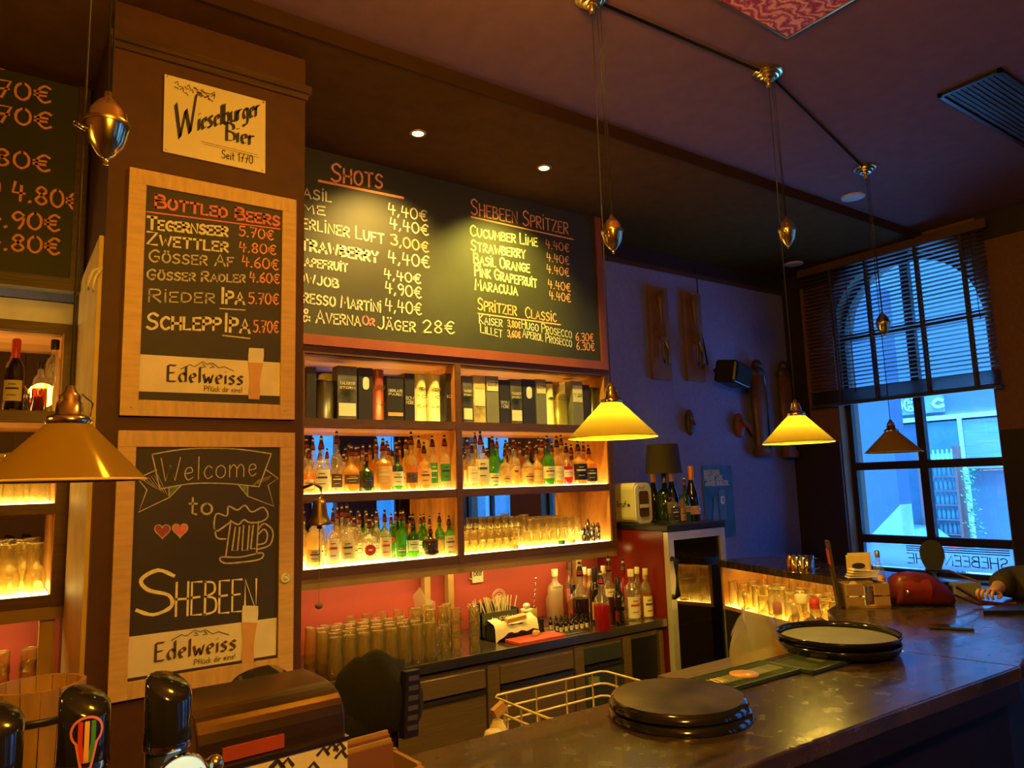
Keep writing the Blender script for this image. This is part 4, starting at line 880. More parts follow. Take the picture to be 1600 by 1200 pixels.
# left unit glasses
for (zs, n, me, nm) in ((ZCc, 7, me_wf, 'wine_glass'), (ZB, 7, me_bf, 'beer_glass')):
    for i in range(n):
        for j in range(2):
            put(nm, me, (.175-i*.098-j*.04, 3.97+j*.11, zs+.006), ('wine glass' if nm[0] == 'w' else 'beer glass')+' upside down on the %s glowing shelf left of the column' % ('lower' if zs == ZCc else 'upper'), nm.replace('_', ' ')+'es left of the column', 1.12)
bottle('wine', (.055, 3.97, ZA+.003), 'red wine bottle with cream label and red capsule on the left top shelf', None, G_dark, None, .5, paper, ink_b, r_, (.04, .13), 'foil', height=.33, topm=red_p)
bottle('round', (.155, 4.02, ZA+.003), 'clear wire framed bottle beside the red wine bottle', None, G_clear, G_brown, .5, None, ink_b, r_, LZ, 'cap', height=.24)
bottle('slim', (.205, 3.98, ZA+.003), 'tall tin foil wrapped bottle against the left unit upright', None, G_clear, G_clear, .5, None, ink_b, r_, LZ, 'cap', height=.34)
bottle('stout', (-.035, 3.96, ZA+.003), 'round bottle cut by the left picture edge on the top shelf', None, G_dark, G_amber, .5, paper, ink_b, r_, (.04, .11), 'cap', height=.21)
for i in range(4):
    put('tumbler', me_tf, (.17-i*.1, 4.0, .995), 'tumbler stacked on the counter at the lower left', 'tumblers on the left counter', 1.05); put('tumbler', me_tf, (.17-i*.1, 4.0, .94), 'tumbler stacked on the counter at the lower left', 'tumblers on the left counter', 1.05)
# ship's bell on the upright
c = PY(499, 820, 3.74)
be = thing('ship_bell', 'dark bronze ship bell with rope hanging at the left upright of the bottle shelves', 'bell', (c.x, 3.74, c.z))
MB().lathe([(.066, 0), (.068, .004), (.055, .02), (.042, .05), (.036, .10), (.030, .125), (.012, .135), (0, .136)], seg=28).lathe([(.064, .002), (.05, .02), (.035, .05), (.03, .1), (0, .12)], seg=28).build('bell', bronze, be)
MB().tube([(0, 0, .13), (.012, 0, .15), (.008, 0, .19), (-.03, 0, .215), (-.06, .02, .20), (-.07, .10, .19), (-.07, .165, .19)], .009, 8).build('bracket', bronze, be)
MB().lathe([(0, -.035), (.012, -.02), (.014, 0), (.004, .02), (0, .02)], seg=12).build('clapper', bronze, be)
MB().tube([(0, 0, -.03), (.001, 0, -.2), (-.001, 0, -.40)], .0022, 5).sphere((0, 0, -.41), .016, sx=1.3).build('rope', mat('rope', (.20, .12, .05), .9), be)
# ================================================================== BACK COUNTER
ZK = .815
ct = thing('back_counter', 'long back counter with steel edged top and steel fronted coolers', 'counter', (2.4, 3.9, 0))
MB().box(1.08, 3.56, ZK-.035, 3.73, 4.225, ZK).build('worktop', mat('dark worktop', (.045, .030, .022), .22, var=.3, coat=.4), ct, world=True)
MB().box(1.07, 3.545, ZK-.045, 3.73, 3.56, ZK+.003).build('steel_edge', steel, ct, world=True)
MB().box(1.07, 3.66, .08, 3.73, 4.2, ZK-.045).build('carcass', black, ct, world=True)
MB().box(1.07, 3.60, ZK-.095, 3.73, 3.66, ZK-.07).build('steel_rail', steel_d, ct, world=True)
for a, b_ in ((2.32, 2.40), (2.955, 3.03), (3.36, 3.43), (3.69, 3.73)): MB().box(a, 3.585, .08, b_, 3.66, ZK-.075).build('steel_post', steel_d, ct, world=True)
def door(x0, x1, dr=True, m_=steel_d):
    if dr:
        MB().box(x0, 3.59, .62, x1, 3.655, .72).build('drawer_front', m_, ct, world=True, bevel=.004)
        MB().box(x0, 3.57, .595, x1, 3.60, .612).build('drawer_handle', steel, ct, world=True)
        MB().box(x0, 3.59, .12, x1, 3.655, .588).build('cooler_door', m_, ct, world=True, bevel=.004)
    else: MB().box(x0, 3.60, .12, x1, 3.655, .72).build('cooler_door', m_, ct, world=True, bevel=.004)
door(1.10, 1.70); door(1.72, 2.31); door(2.41, 2.95); door(3.04, 3.35, True, mat('dark cooler panel', (.05, .06, .08), .3)); door(3.44, 3.68, False, black)
MB().box(3.06, 3.565, .50, 3.13, 3.59, .545).build('dial_panel', mat('pale green panel', (.25, .35, .30), .4), ct, world=True)
ct2 = thing('back_counter', 'back counter left of the column below the glass shelving', 'counter', (-.6, 3.9, 0))
MB().box(-1.6, 3.5, .86, .29, 4.2, .90).build('worktop', wood_dark, ct2, world=True); MB().box(-1.6, 3.6, .05, .29, 4.2, .86).build('carcass', darkpaint, ct2, world=True)
# glasses stacked on the back counter
k = 0
for j in range(5):
    for i in range(8 if j < 4 else 6):
        x = 1.44+i*.077+(j % 2)*.03; y = 3.62+j*.085
        if x > 2.0: continue
        put('beer_glass', me_bf, (x, y, ZK), 'tall beer glass upside down in the block on the back counter', 'tall beer glasses on the back counter', (1.0, 1.0, .98+.02*(j % 2)))
for (x, y, n) in ((2.02, 3.63, 2), (2.10, 3.68, 2), (2.19, 3.70, 3), (2.30, 3.68, 3), (2.06, 3.76, 3), (2.16, 3.80, 3), (2.02, 3.86, 3), (2.12, 3.92, 3), (2.22, 3.86, 3)):
    for q in range(n): put('tumbler', me_tf, (x, y, ZK+q*.0765), 'ribbed tumbler upside down in the stacks beside the tall beer glasses', 'stacked tumblers on the back counter', .95)
for i in range(5): put('tumbler', me_tf, (1.72+i*.1, 4.09, ZK+.11), 'tumbler standing high behind the beer glasses on the back counter', 'rear tumblers on the back counter', 1.0)
o = MB().box(1.66, 4.05, ZK, 2.24, 4.14, ZK+.108).build('riser_block', wood_dark); tag(o, 'dark riser block under the rear tumblers on the back counter', 'riser')
# straw box, napkins, cutting board and small things
def KP(x, y, z=ZK): return PZ(x, y, z)
t = thing('straw_box', 'dark branded box full of straws and stirrers on the back counter', 'box', (2.60, 3.93, ZK))
MB().box(-.14, -.07, 0, .14, .07, .01).box(-.14, -.07, 0, .14, -.062, .15).box(-.14, .062, 0, .14, .07, .19).box(-.14, -.07, 0, -.132, .07, .16).box(.132, -.07, 0, .14, .07, .16).build('case', mat('black green box', (.05, .05, .025), .5), t)
write(t, 'JAMESON', t.location+Vector((-.07, -.07, .085)), Vector((1, 0, 0)), Vector((0, 0, 1)), .16, .035, paper, .006, N=Vector((0, -1, 0)))
s0 = MB().lathe([(.0032, 0), (.0032, .2)], seg=6).build('straw', mat('straw paper', (.85, .70, .45), .6), t); s1 = None
for i in range(46):
    o = s0 if i == 0 else s0.copy()
    if i: COL.objects.link(o)
    x = random.uniform(-.12, .12); o.location = (x, random.uniform(-.04, .05), .03); o.rotation_euler = (random.uniform(-.15, .1), random.uniform(-.55, .1) if x < 0 else random.uniform(-.35, .3), 0)
t = thing('napkin_tray', 'dark plastic tray with cream napkins draped over its edge', 'tray', (2.66, 3.79, ZK))
MB().box(-.18, -.055, 0, .18, .055, .006).box(-.18, -.055, 0, .18, -.048, .09).box(-.18, .048, 0, .18, .055, .09).box(-.18, -.055, 0, -.173, .055, .09).box(.173, -.055, 0, .18, .055, .09).build('tray', black, t)
nap = MB(); n = 14; vs = []
for j in range(5):
    for i in range(n+1):
        u = i/n; x = -.19+.32*u; y = [-.072, -.066, -.055, .02, .05][j]; z = [.045-.05*max(0, .25-u)*4*(1 if j == 0 else .5), .07, .094+.012*math.sin(u*9), .105+.02*math.sin(u*7+1), .09][j]
        vs.append((x, y, z+.006*math.sin(i*1.7+j)))
nap.add(vs, [(j*(n+1)+i, j*(n+1)+i+1, (j+1)*(n+1)+i+1, (j+1)*(n+1)+i) for j in range(4) for i in range(n)], True)
nap.build('napkin', paper, t); MB().box(-.09, -.045, .118, .05, -.01, .145).build('box_lid', orange_p, t, rot=(.2, -.08, 0))
A = KP(755, 1000); B_ = KP(795, 1012); c0 = KP(865, 996)
t = thing('cutting_board', 'red plastic cutting board with lemon ends on the back counter', 'board', (2.69, 3.64, ZK))
MB().box(-.16, -.075, 0, .19, .075, .018).build('board', mat('red board', (.62, .07, .04), .45), t, bevel=.003, rot=(0, 0, .02))
t = thing('lemon_end', 'cut ginger coloured lemon end on the red cutting board', 'fruit', (2.72, 3.665, ZK+.018)); MB().lathe([(0, 0), (.017, .004), (.020, .014), (.012, .028), (0, .034)], seg=12).build('peel', mat('ginger peel', (.55, .33, .12), .6, var=.2, scale=30), t)
dup(t, (2.755, 3.685, ZK+.018), 'smaller lemon end lying behind the other on the red board', rotz=1, scale=(.85, .85, .75))
for i, (x, y, s, lb_, m_) in enumerate(((2.80, 3.95, .10, 'glass jar with a wooden spoon right of the straw box', G_clear), (2.855, 3.93, .115, 'cream tub with a lid right of the straw box', cream_p), (2.93, 3.98, .12, 'ochre tin with a bar spoon standing in it', kraft))):
    t = thing('jar', lb_, 'jar', (x, y, ZK)); MB().lathe([(0, 0), (.035, 0), (.036, .01), (.036, s), (.033, s)], seg=18).build('body', m_, t)
    if i == 0: MB().tube([(0, 0, .02), (-.02, 0, .18)], .005).build('spoon', kraft, t)
    if i == 1: MB().lathe([(.039, s), (.039, s+.012), (0, s+.012)], seg=18).build('lid', paper, t); MB().sphere((0, 0, s+.03), .024, sz=.8).build('knob', white_p, t)
    if i == 2:
        pts = [(.003*math.cos(q*1.4), .003*math.sin(q*1.4), .02+q*.008) for q in range(34)]; MB().tube([(x_+.045*z_/.3, y_, z_) for x_, y_, z_ in pts], .0025, 5).sphere((.045, 0, .30), .008).build('bar_spoon', chrome, t)
o = thing('round_fan_guard', 'round wire hoop leaning behind the straws', 'hoop', (2.71, 4.03, ZK+.20))
for r in (.055, .045, .028): MB().tube([(r*math.cos(a*.3927), 0, r*math.sin(a*.3927)) for a in range(16)], .0025, 5, True).build('ring', cream_p, o)
c = PY(745, 897, YB-.03); t = thing('mug_sign', 'small mug shaped sign hanging on the red wall', 'sign', (c.x, YB-.035, c.z))
MB().prism([(-.04, -.055), (.045, -.055), (.045, .055), (-.04, .055)], -.006, .006, 'y').build('panel', cream_p, t, bevel=.003); MB().tube([(-.04, 0, .03), (-.062, 0, .025), (-.064, 0, -.02), (-.04, 0, -.03)], .005).build('handle', cream_p, t)
write(t, 'Beer', t.location+Vector((-.03, -.006, -.01)), Vector((1, 0, 0)), Vector((0, 0, 1)), .065, .05, ink_b, .005, N=Vector((0, -1, 0)))
t = thing('plastic_packet', 'crumpled clear packet on a tray behind the tumblers', 'packet', (2.20, 4.08, ZK+.13))
mb = MB(); vs = [(-.06, 0, 0), (.07, 0, 0), (.08, .02, .09), (.02, .03, .12), (-.03, .01, .19), (-.07, .03, .14), (0, -.03, .07)]; mb.add(vs, [(0, 1, 6), (1, 2, 6), (2, 3, 6), (3, 4, 6), (4, 5, 6), (5, 0, 6)]); mb.build('film', G_bag, t)
o = MB().box(-.14, -.06, 0, .14, .06, .12).build('bag_box', mat('clear acrylic box', (.75, .6, .35), .3), None, loc=(2.15, 4.165-.0, ZK)); o.scale = (1, .7, 1); tag(o, 'ochre acrylic box against the red wall behind the tumblers', 'box')
# bottles standing on the counter
cb = [(844, 958, 907, 20, 'stout', FR, FR, pink_p, paper, (.03, .12), 'cap'), (869, 964, 889, 20, 'round', FR, FR, cream_p, ink, (.16, .19), 'cap'), (886, 957, 878, 14, 'round', C, GO, pink_p, paper, (.06, .14), 'cap'),
 (897, 966, 912, 15, 'round', C, AM, red_p, paper, (.02, .09), 'foil'), (909, 978, 876, 21, 'round', C, DK, None, ink_b, LZ, 'pourer'), (924, 962, 889, 12, 'wine', GO, GO, paper, ink_b, LZ, 'cap'), (932, 972, 886, 15, 'wine', DK, DK, orange_p, ink_b, (.02, .12), 'foil'),
 (942, 985, 890, 20, 'round', C, PI, None, ink_b, LZ, 'pourer'), (955, 975, 867, 18, 'round', C, BR, paper, ink_b, (.14, .18), 'pourer'), (968, 977, 902, 15, 'wine', DK, DK, brass, black, (.03, .1), 'foil'), (977, 960, 872, 13, 'round', PI, PI, None, ink_b, LZ, 'pourer'),
 (989, 967, 889, 18, 'round', C, C, paper, red_p, (.01, .13), 'cap'), (1004, 961, 885, 14, 'wine', C, GO, cream_p, red_p, (.01, .14), 'cap'), (1011, 957, 908, 12, 'round', BR, BR, None, ink_b, LZ, 'cap'), (1024, 962, 886, 14, 'wine', C, AM, cream_p, ink_b, (.01, .14), 'cap'), (1033, 960, 892, 11, 'wine', C, AM, cream_p, ink_b, (.01, .14), 'cap'),
 (946, 962, 884, 14, 'round', C, GO, paper, ink_b, LZ, 'cap'), (916, 960, 886, 12, 'round', AM, AM, paper, ink_b, LZ, 'cap')]
for i, (x, yb, yt, wp, kd, ga, gb, lm, im, lz, tp) in enumerate(cb):
    P = KP(x, yb); T = PY(x, yt, P.y); wd = (PY(x+wp/2, yt, P.y)-PY(x-wp/2, yt, P.y)).x*.93
    P.y = min(P.y, 4.17); P.x = min(P.x, 3.69)
    bottle(kd, P, '%s bottle, %s label, %s, %s from left on back counter' % (colour(gb), labname(lm), {'cap': 'cap', 'foil': 'foil neck', 'pourer': 'pourer'}[tp], nth(sorted(q[0] for q in cb).index(x))), 'bottles on the back counter', ga, gb, .55, lm, im, r_, lz, tp, T.z-ZK, wd, {pink_p: ink_b}.get(lm, cream_p if tp == 'cap' else black))
t = thing('miniature_tray', 'shallow steel tray of miniature bottles on the back counter', 'tray', (3.02, 3.72, ZK)); MB().box(-.13, -.09, 0, .13, .09, .004).build('base', steel, t)
MB().tube([(-.13, -.09, .012), (.13, -.09, .012), (.13, .09, .012), (-.13, .09, .012)], .003, 6, True).build('rim', steel, t)
mp = None
for j in range(3):
    for i in range(6):
        loc = (2.915+i*.042+(j % 2)*.01, 3.66+j*.05, ZK+.005); lb_ = 'miniature dark bottle in the shallow tray, first from left in the front row'
        if mp is None: mp = bottle('round', loc, lb_, 'miniature bottles in the tray', DK, DK, .5, paper, ink_b, r_, LZ, 'cap', height=.085, width=.026); 
        else: dup(mp, loc, 'miniature dark bottle in the shallow tray, %s from left in the %s row' % (nth(i), ['front', 'middle', 'rear'][j]))
# ================================================================== FRIDGE AND WHAT STANDS ON IT
fx0, fx1, fy0, fy1, fz = 3.74, 4.33, 3.50, 4.22, 1.42
f = thing('glass_door_fridge', 'red sided fridge with steel framed glass door at the end of the back counter', 'fridge', ((fx0+fx1)/2, fy0, 0))
fr_red = mat('fridge red', (.20, .014, .009), .25)
MB().box(fx0, fy0+.05, .06, fx0+.03, fy1, fz-.03).box(fx1-.03, fy0+.05, .06, fx1, fy1, fz-.03).box(fx0, fy0+.05, .06, fx1, fy1, .12).box(fx0+.03, fy1-.03, .12, fx1-.03, fy1, fz-.03).build('body', fr_red, f, world=True)
MB().box(fx0+.03, fy1-.045, .12, fx1-.03, fy1-.032, fz-.04).build('liner', darkpaint, f, world=True)
MB().box(fx0-.005, fy0-.005, fz-.03, fx1+.01, fy1, fz+.012).build('top', black, f, world=True, bevel=.006)
for a in ((fx0, fz-.09, fx1, fz-.035), (fx0, .08, fx1, .14), (fx0, .14, fx0+.055, fz-.09), (fx1-.045, .14, fx1, fz-.09)):
    MB().box(a[0], fy0, a[1], a[2], fy0+.045, a[3]).build('door_frame', mat('satin steel', (.72, .68, .64), .38, .5), f, world=True, bevel=.002)
MB().box(fx0+.055, fy0+.015, .14, fx1-.045, fy0+.022, fz-.09).build('door_glass', glassy('tinted door glass', (.42, .38, .33), .02, .8, .02, .16), f, world=True)
MB().tube([(fx0+.02, fy0-.004, 1.21), (fx0+.02, fy0-.04, 1.20), (fx0+.02, fy0-.04, .97), (fx0+.02, fy0-.004, .96)], .019, 8).build('handle', black, f, world=True)
for z in (.45, .75, 1.05):
    mb = MB()
    for i in range(9): mb.tube([(fx0+.05+i*.06, fy0+.08, z), (fx0+.05+i*.06, fy1-.06, z)], .003, 4)
    mb.tube([(fx0+.04, fy0+.08, z), (fx1-.04, fy0+.08, z)], .004, 5); mb.build('rack', steel_d, f, world=True)
    for i in range(6):
        put('tumbler', me_t if z > 1 else me_l, (fx0+.09+i*.082, fy0+.16, z+.004), 'glass chilling on a rack inside the fridge', 'glasses inside the fridge', 1.3 if z > 1 else 1)
zf = fz+.012
def FX(x, Yc): return PY(x, 800, Yc).x
t = thing('mini_cooler', 'cream retro mini cooler lettered kruf standing on the fridge', 'cooler', (3.86, 3.84, zf))
def rrect(w_, h, r): return [(cx+r*math.cos(a), cz+r*math.sin(a)) for cx, cz, s in ((w_/2-r, h-r, 0), (-w_/2+r, h-r, 90), (-w_/2+r, r, 180), (w_/2-r, r, 270)) for a in [R(s+k*22.5) for k in range(5)]]
# long axis runs away from the door; window front faces along the bar
MB().prism(rrect(.185, .29, .045), 0, .30, 'y').build('body', cream_p, t); MB().prism(rrect(.170, .275, .04), -.012, 0, 'y').build('front', white_p, t)
MB().prism([(a, b+.045) for a, b in rrect(.10, .185, .02)], -.016, -.010, 'y').build('window', mat('smoky brown window', (.12, .06, .03), .15), t); MB().box(-.045, -.02, .11, .045, -.016, .135).build('shelf_strip', white_p, t)
write(t, 'kruf', t.location+Vector((-.0935, .16, .12)), Vector((0, -1, 0)), Vector((0, 0, 1)), .085, .04, black, .006, N=Vector((-1, 0, 0))); write(t, 'kruf', t.location+Vector((-.045, -.013, .245)), Vector((1, 0, 0)), Vector((0, 0, 1)), .055, .02, black, .003)
MB().sphere((-.094, .05, .13), .012, sx=.2).build('dot', black, t)
t.location = (3.86, 3.84, zf); t.rotation_euler = (0, 0, R(3))
t = thing('bottle_lamp', 'table lamp made from a green bottle with a black drum shade on the fridge', 'lamp', (4.055, 3.80, zf))
t.scale = (1, 1, 1.09)
prof = [(0, 0), (.060, 0), (.064, .01), (.064, .17), (.05, .20), (.02, .225), (.018, .26), (0, .26)]
MB().lathe(prof, seg=22).build('bottle', G_dgreen, t); MB().box(-.05, -.0665, .06, .05, -.064, .13).build('label', kraft, t); MB().box(-.03, -.0665, .15, .03, -.064, .165).build('label', red_p, t)
MB().lathe([(.019, .26), (.021, .27), (.019, .33), (0, .33)], seg=16).build('socket', brass_d, t); MB().lathe([(.135, .325), (.115, .52)], seg=32).lathe([(.137, .322), (.137, .328), (.133, .328)], seg=32).build('shade', mat('brown black shade', (.035, .018, .008), .8), t)
bottle('square', (3.965, 3.64, zf), 'square whiskey bottle with black label in front of the bottle lamp', None, C, C, .5, black, paper, r_, (.03, .14), 'cap', height=.21, topm=black)
bottle('wine', (4.115, 3.66, zf), 'green bottle with yellow label and red pourer on the fridge', None, DG, GR, .5, orange_p, ink_b, r_, (.08, .13), 'pourer', height=.33)
bottle('round', (4.03, 3.62, zf), 'small amber bottle with tan label between the lamp and the green bottle', None, AM, BR, .5, kraft, ink_b, r_, (.02, .14), 'cap', height=.20, topm=black)
bottle('champagne', (4.235, 3.70, zf), 'champagne bottle with orange foil and orange label at the right end of the fridge', None, DK, DK, .5, orange_p, brass, r_, (.04, .09), 'foil', height=.40, topm=mat('orange foil', (.80, .22, .04), .4, .3))
bottle('champagne', (4.20, 3.86, zf), 'champagne bottle with orange foil behind the green bottle', None, DK, DK, .5, None, ink_b, r_, LZ, 'foil', height=.39, topm=MATS['orange foil'])
bottle('champagne', (4.19, 4.04, zf), 'champagne bottle with orange foil behind the lamp', None, DK, DK, .5, None, ink_b, r_, LZ, 'foil', height=.385, topm=MATS['orange foil'])
# poster
Yw = YB-.004
A = PY(1096, 728, Yw); B_ = PY(1150, 838, Yw)
t = thing('beer_poster', 'dark blue beer poster with two bottles on the grey violet wall', 'poster', ((A.x+B_.x)/2, Yw, (A.z+B_.z)/2))
MB().box(A.x, Yw-.003, B_.z, B_.x, Yw, A.z).build('sheet', mat('poster print', (.035, .055, .11), .45, var=.6, scale=6), t, world=True)
for i, s_ in enumerate(('DOUBLE HOPPED', 'FOR MORE TASTE.', 'AND MORE CHARACTER.')):
    p0 = PY(1100+i*.8, 742+i*8.6, Yw); write(t, s_, p0, Vector((1, 0, 0)), Vector((0, 0, 1)), (.2, .24, .31)[i], .038, chalk_w, .010, off=.004, wob=0)
def flat(parent, name, prof, cx, cz, mt, off=.005):
    q = [(cx+r, cz+z) for r, z in prof]+[(cx-r, cz+z) for r, z in prof[::-1]]; MB().prism(q, Yw-off-.002, Yw-off, 'y').build(name, mt, parent, world=True)
c1 = PY(1130, 812, Yw); flat(t, 'printed_can', [(.045, 0), (.045, .24), (.035, .26)], c1.x, c1.z, mat('poster grey', (.10, .14, .22), .5)); c2 = PY(1119, 832, Yw); flat(t, 'printed_bottle', [(.04, .04), (.04, .16), (.015, .22), (.012, .30)], c2.x, c2.z, MATS['poster grey'], .006)
for c_, dz in ((c1, .17), (c2, .07)):
    flat(t, 'printed_badge', [(.012, -.035), (.026, -.02), (.026, .02), (.012, .035)], c_.x, c_.z+dz, white_p, .008); write(t, '13', Vector((c_.x-.015, Yw, c_.z+dz-.018)), Vector((1, 0, 0)), Vector((0, 0, 1)), .03, .036, ink, .006, off=.011, wob=0)
# wall pieces
def plaque(px0, py0, px1, py1, label):
    a = PY(px0, py0, Yw); b_ = PY(px1, py1, Yw); cx = (a.x+b_.x)/2; t = thing('wall_plaque', label, 'plaque', (cx, Yw, b_.z))
    w_ = .115; h = a.z-b_.z; MB().box(-w_, -.03, 0, w_, 0, h).build('board', mat('plaque wood', (.22, .10, .05), .6, var=.2), t, bevel=.003)
    MB().lathe([(0, .12), (.012, .16), (.022, .2), (.018, .30), (.03, .335), (.05, .345), (.05, .36), (.032, .37), (.025, .5), (.035, .62), (.055, .70), (.03, .76), (0, .77)], seg=16, sy=.6).build('carving', mat('carved wood', (.16, .075, .03), .4, var=.3), t, loc=(0, -.06, 0))
    MB().tube([(0, -.06, .34), (.02, -.09, .25), (.01, -.10, .14), (-.01, -.09, .10)], [.018, .012, .014, .004], 8).build('spout', brass_d, t)
plaque(1011, 447, 1045, 595, 'left of two wooden plaques with carved handles on the violet wall'); plaque(1064, 455, 1098, 597, 'right of two wooden plaques with carved handles on the violet wall')
a = PY(1075, 660, Yw); t = thing('wall_mask', 'small dark carved mask on the violet wall left of the red one', 'mask', (a.x, Yw-.02, a.z))
MB().sphere((0, 0, 0), .07, sx=.7, sy=.5, sz=1.6).build('face', mat('dark mask', (.06, .035, .02), .5, var=.4), t)
for s in (-.02, .02): MB().sphere((s, -.035, .03), .009).build('eye', brass_d, t)
MB().lathe([(.02, 0), (.008, .03), (0, .05)], seg=8).build('nose', MATS['dark mask'], t, loc=(0, -.045, -.03))
a = PY(1151, 665, Yw); t = thing('wall_mask', 'small red brown carved mask next to the bamboo tube', 'mask', (a.x, Yw-.03, a.z))
MB().sphere((0, 0, 0), .08, sx=.8, sy=.6, sz=1.4).build('face', mat('red mask', (.20, .06, .03), .5, var=.4), t); MB().tube([(0, -.04, .03), (.03, -.09, -.03), (.05, -.10, -.09)], [.025, .02, .006], 8).build('beak', MATS['red mask'], t)
for s in (-.03, .03): MB().sphere((s, -.04, .04), .01).build('eye', black, t)
for (px, y0, y1, lb_) in ((1180, 566, 713, 'tall wall mounted carved wooden post beside the speaker'), (1222, 568, 715, 'tall wall mounted carved wooden post nearest the window corner')):
    a = PY(px, y0, YB-.06); b_ = PY(px, y1, YB-.06); hh = a.z-b_.z; t = thing('carved_post', lb_, 'carving', (a.x, YB-.07, b_.z)); cw = mat('reddish post wood', (.17, .065, .035), .45, var=.3, scale=5)
    MB().lathe([(0, 0), (.11, 0), (.12, .05), (.085, .08), (.08, .12), (.09, hh*.5), (.085, hh*.85), (0, hh*.86)], seg=18, sy=.55).build('shaft', cw, t)
    MB().lathe([(.06, hh*.82), (.10, hh*.88), (.07, hh*.93), (.05, hh*.95)], seg=14, sy=.6).sphere((0, 0, hh*.97), .05).build('head', mat('dark carving', (.05, .03, .025), .5), t); MB().tube([(.10, 0, .02), (.10, .0, hh*.6), (.09, 0, hh*.86)], .018, 8).build('side_rod', black_g, t)
a = PY(1150, 584, YB-.25)
t = thing('wall_speaker', 'black projector like speaker on a bracket above the red mask', 'speaker', (a.x, YB-.22, a.z))
MB().box(-.17, -.1, -.10, .17, .1, .10).build('cabinet', black, t, bevel=.025, rot=(R(8), R(6), R(15))); MB().box(-.15, -.104, -.085, .15, -.10, .085).build('grille', black_c, t, rot=(R(8), R(6), R(15))); MB().tube([(0, .08, .05), (0, .2, .06)], .02).build('bracket', black, t)
MB().tube([(-.12, .17, .1), (-.16, .2, .5), (-.15, .205, .9), (-.15, .21, 1.0)], .006, 5).build('cable', black, t)
# ================================================================== THE LIT GLASS RACK AT THE END OF THE BAR
gr = thing('glass_rack', 'dark topped glass rack lit from within at the window end of the bar', 'rack', (3.95, 2.6, 0))
P0, P1 = Vector((4.20, 3.46, 0)), Vector((3.76, 1.98, 0)); dU = (P1-P0).normalized(); dN = Vector((-dU.y, dU.x, 0))
if dN.x < 0: dN = -dN
def along(a, n_): p = P0+dU*a+dN*n_; return (p.x, p.y)
LR = (P1-P0).length
def slab(n0, n1, z0, z1, nm, mt, a0=0, a1=LR): MB().prism([along(a0, n0), along(a1, n0), along(a1, n1), along(a0, n1)], z0, z1).build(nm, mt, gr, world=True)
slab(-.02, .42, 1.125, 1.17, 'top_board', bar_m); slab(.02, .40, .832, 1.125, 'end_panel', wood_orange, -.02, 0); slab(.02, .40, .832, .855, 'shelf', wood_orange); slab(.36, .40, .855, 1.125, 'back_panel', wood_orange); slab(.02, .40, .0, .832, 'base', darkpaint, 0, LR-.42)
slab(.14, .17, 1.112, 1.124, 'light_strip', led2); slab(.28, .31, 1.112, 1.124, 'light_strip', led2); slab(.03, .34, .855, .859, 'light_panel', led2)
kinds = [('highball_glass', me_lf, .95), ('wine_glass', me_wf, .95), ('tumbler', me_tf, 1), ('snifter_glass', me_nf, 1), ('tumbler', me_t, 1), ('beer_glass', me_bf, .9)]
for i in range(19):
    for j in range(4):
        a = .06+i*.080; nn = .06+j*.082; kd = kinds[(i*2+j*3+i*j) % 6] if j < 3 else kinds[[0, 5, 1][i % 3]]
        x, y = along(a, nn+.012*(i % 2)); put(kd[0], kd[1], (x, y, .859), kd[0].replace('_', ' ')+' among the mixed glasses glowing in the rack', kd[0].replace('_', ' ')+'es in the lit rack', kd[2]*random.uniform(1.1, 1.2))
for i, (x, y) in enumerate(((1240, 893), (1251, 894), (1262, 895))):
    p = PZ(x, y, 1.17); t = thing('metal_mug', ['copper mug at the left of three on the dark rack top', 'steel mug in the middle of three on the dark rack top', 'steel mug at the right of three on the dark rack top'][i], 'mug', p)
    MB().lathe([(0, 0), (.036, 0), (.038, .004), (.040, .10), (.038, .10), (.036, .01), (0, .008)], seg=20).build('cup', mat('copper', (.80, .36, .18), .2, 1) if i == 0 else chrome, t); MB().tube([(.03, -.03, .085), (.05, -.05, .08), (.05, -.05, .03), (.03, -.03, .02)], .004).build('handle', brass, t)
# mixer bottles and plastic bag on the work shelf behind the bar
ws = thing('work_shelf', 'steel work shelf behind the bar carrying mixer bottles', 'shelf', (3.0, 2.2, 0))
MB().box(2.55, 1.95, .82, 3.55, 2.5, .85).build('shelf', steel_d, ws, world=True)
for x in (2.6, 3.5): MB().box(x-.02, 2.40, 0, x+.02, 2.44, .82).build('leg', steel_d, ws, world=True)
def tall(x, yt, Yc, **k):
    p = PY(x, yt, Yc); return p
for (x, yt, Yc, wp, kd, ga, gb, lm, tp, tm, lb_) in ((1251, 929, 2.25, 26, 'wine', C, GO, None, 'cap', paper, 'clear mixer bottle with pale cap standing in front of the lit rack'), (1272, 935, 2.2, 26, 'stout', C, BR, red_p, 'cap', red_p, 'cola bottle with red cap and red label by the large tray'),
        (1214, 942, 2.2, 24, 'stout', C, C, pink_p, 'cap', red_p, 'clear soda bottle with pink label half hidden by the plastic bag')):
    p = PY(x, yt, Yc); wd = (PY(x+wp/2, yt, Yc)-PY(x-wp/2, yt, Yc)).x; bottle(kd, (p.x, Yc, .85), lb_, None, ga, gb, .7, lm, paper, r_, (.04, .12), tp, height=p.z-.85, width=wd, topm=tm)
pb = thing('plastic_bag', 'crumpled clear plastic bag rising beside the large tray', 'bag', (2.77, 2.08, .85))
mb = MB(); vs = []; n = 22; mrows = 9
for j in range(mrows):
    v = j/(mrows-1)
    for i in range(n):
        a = 2*math.pi*i/n; rr = (.10+.035*math.sin(v*2.6))*(1+.20*math.sin(a*3+j*.35)+.13*math.sin(a*7+j*.5))*(1 if v < .8 else 1.1)
        vs.append((rr*math.cos(a)*1.15+.03*v, rr*math.sin(a)*.8, .30*v+(.05*math.sin(a*2+1)+.02*math.sin(a*5) if v > .6 else 0)))
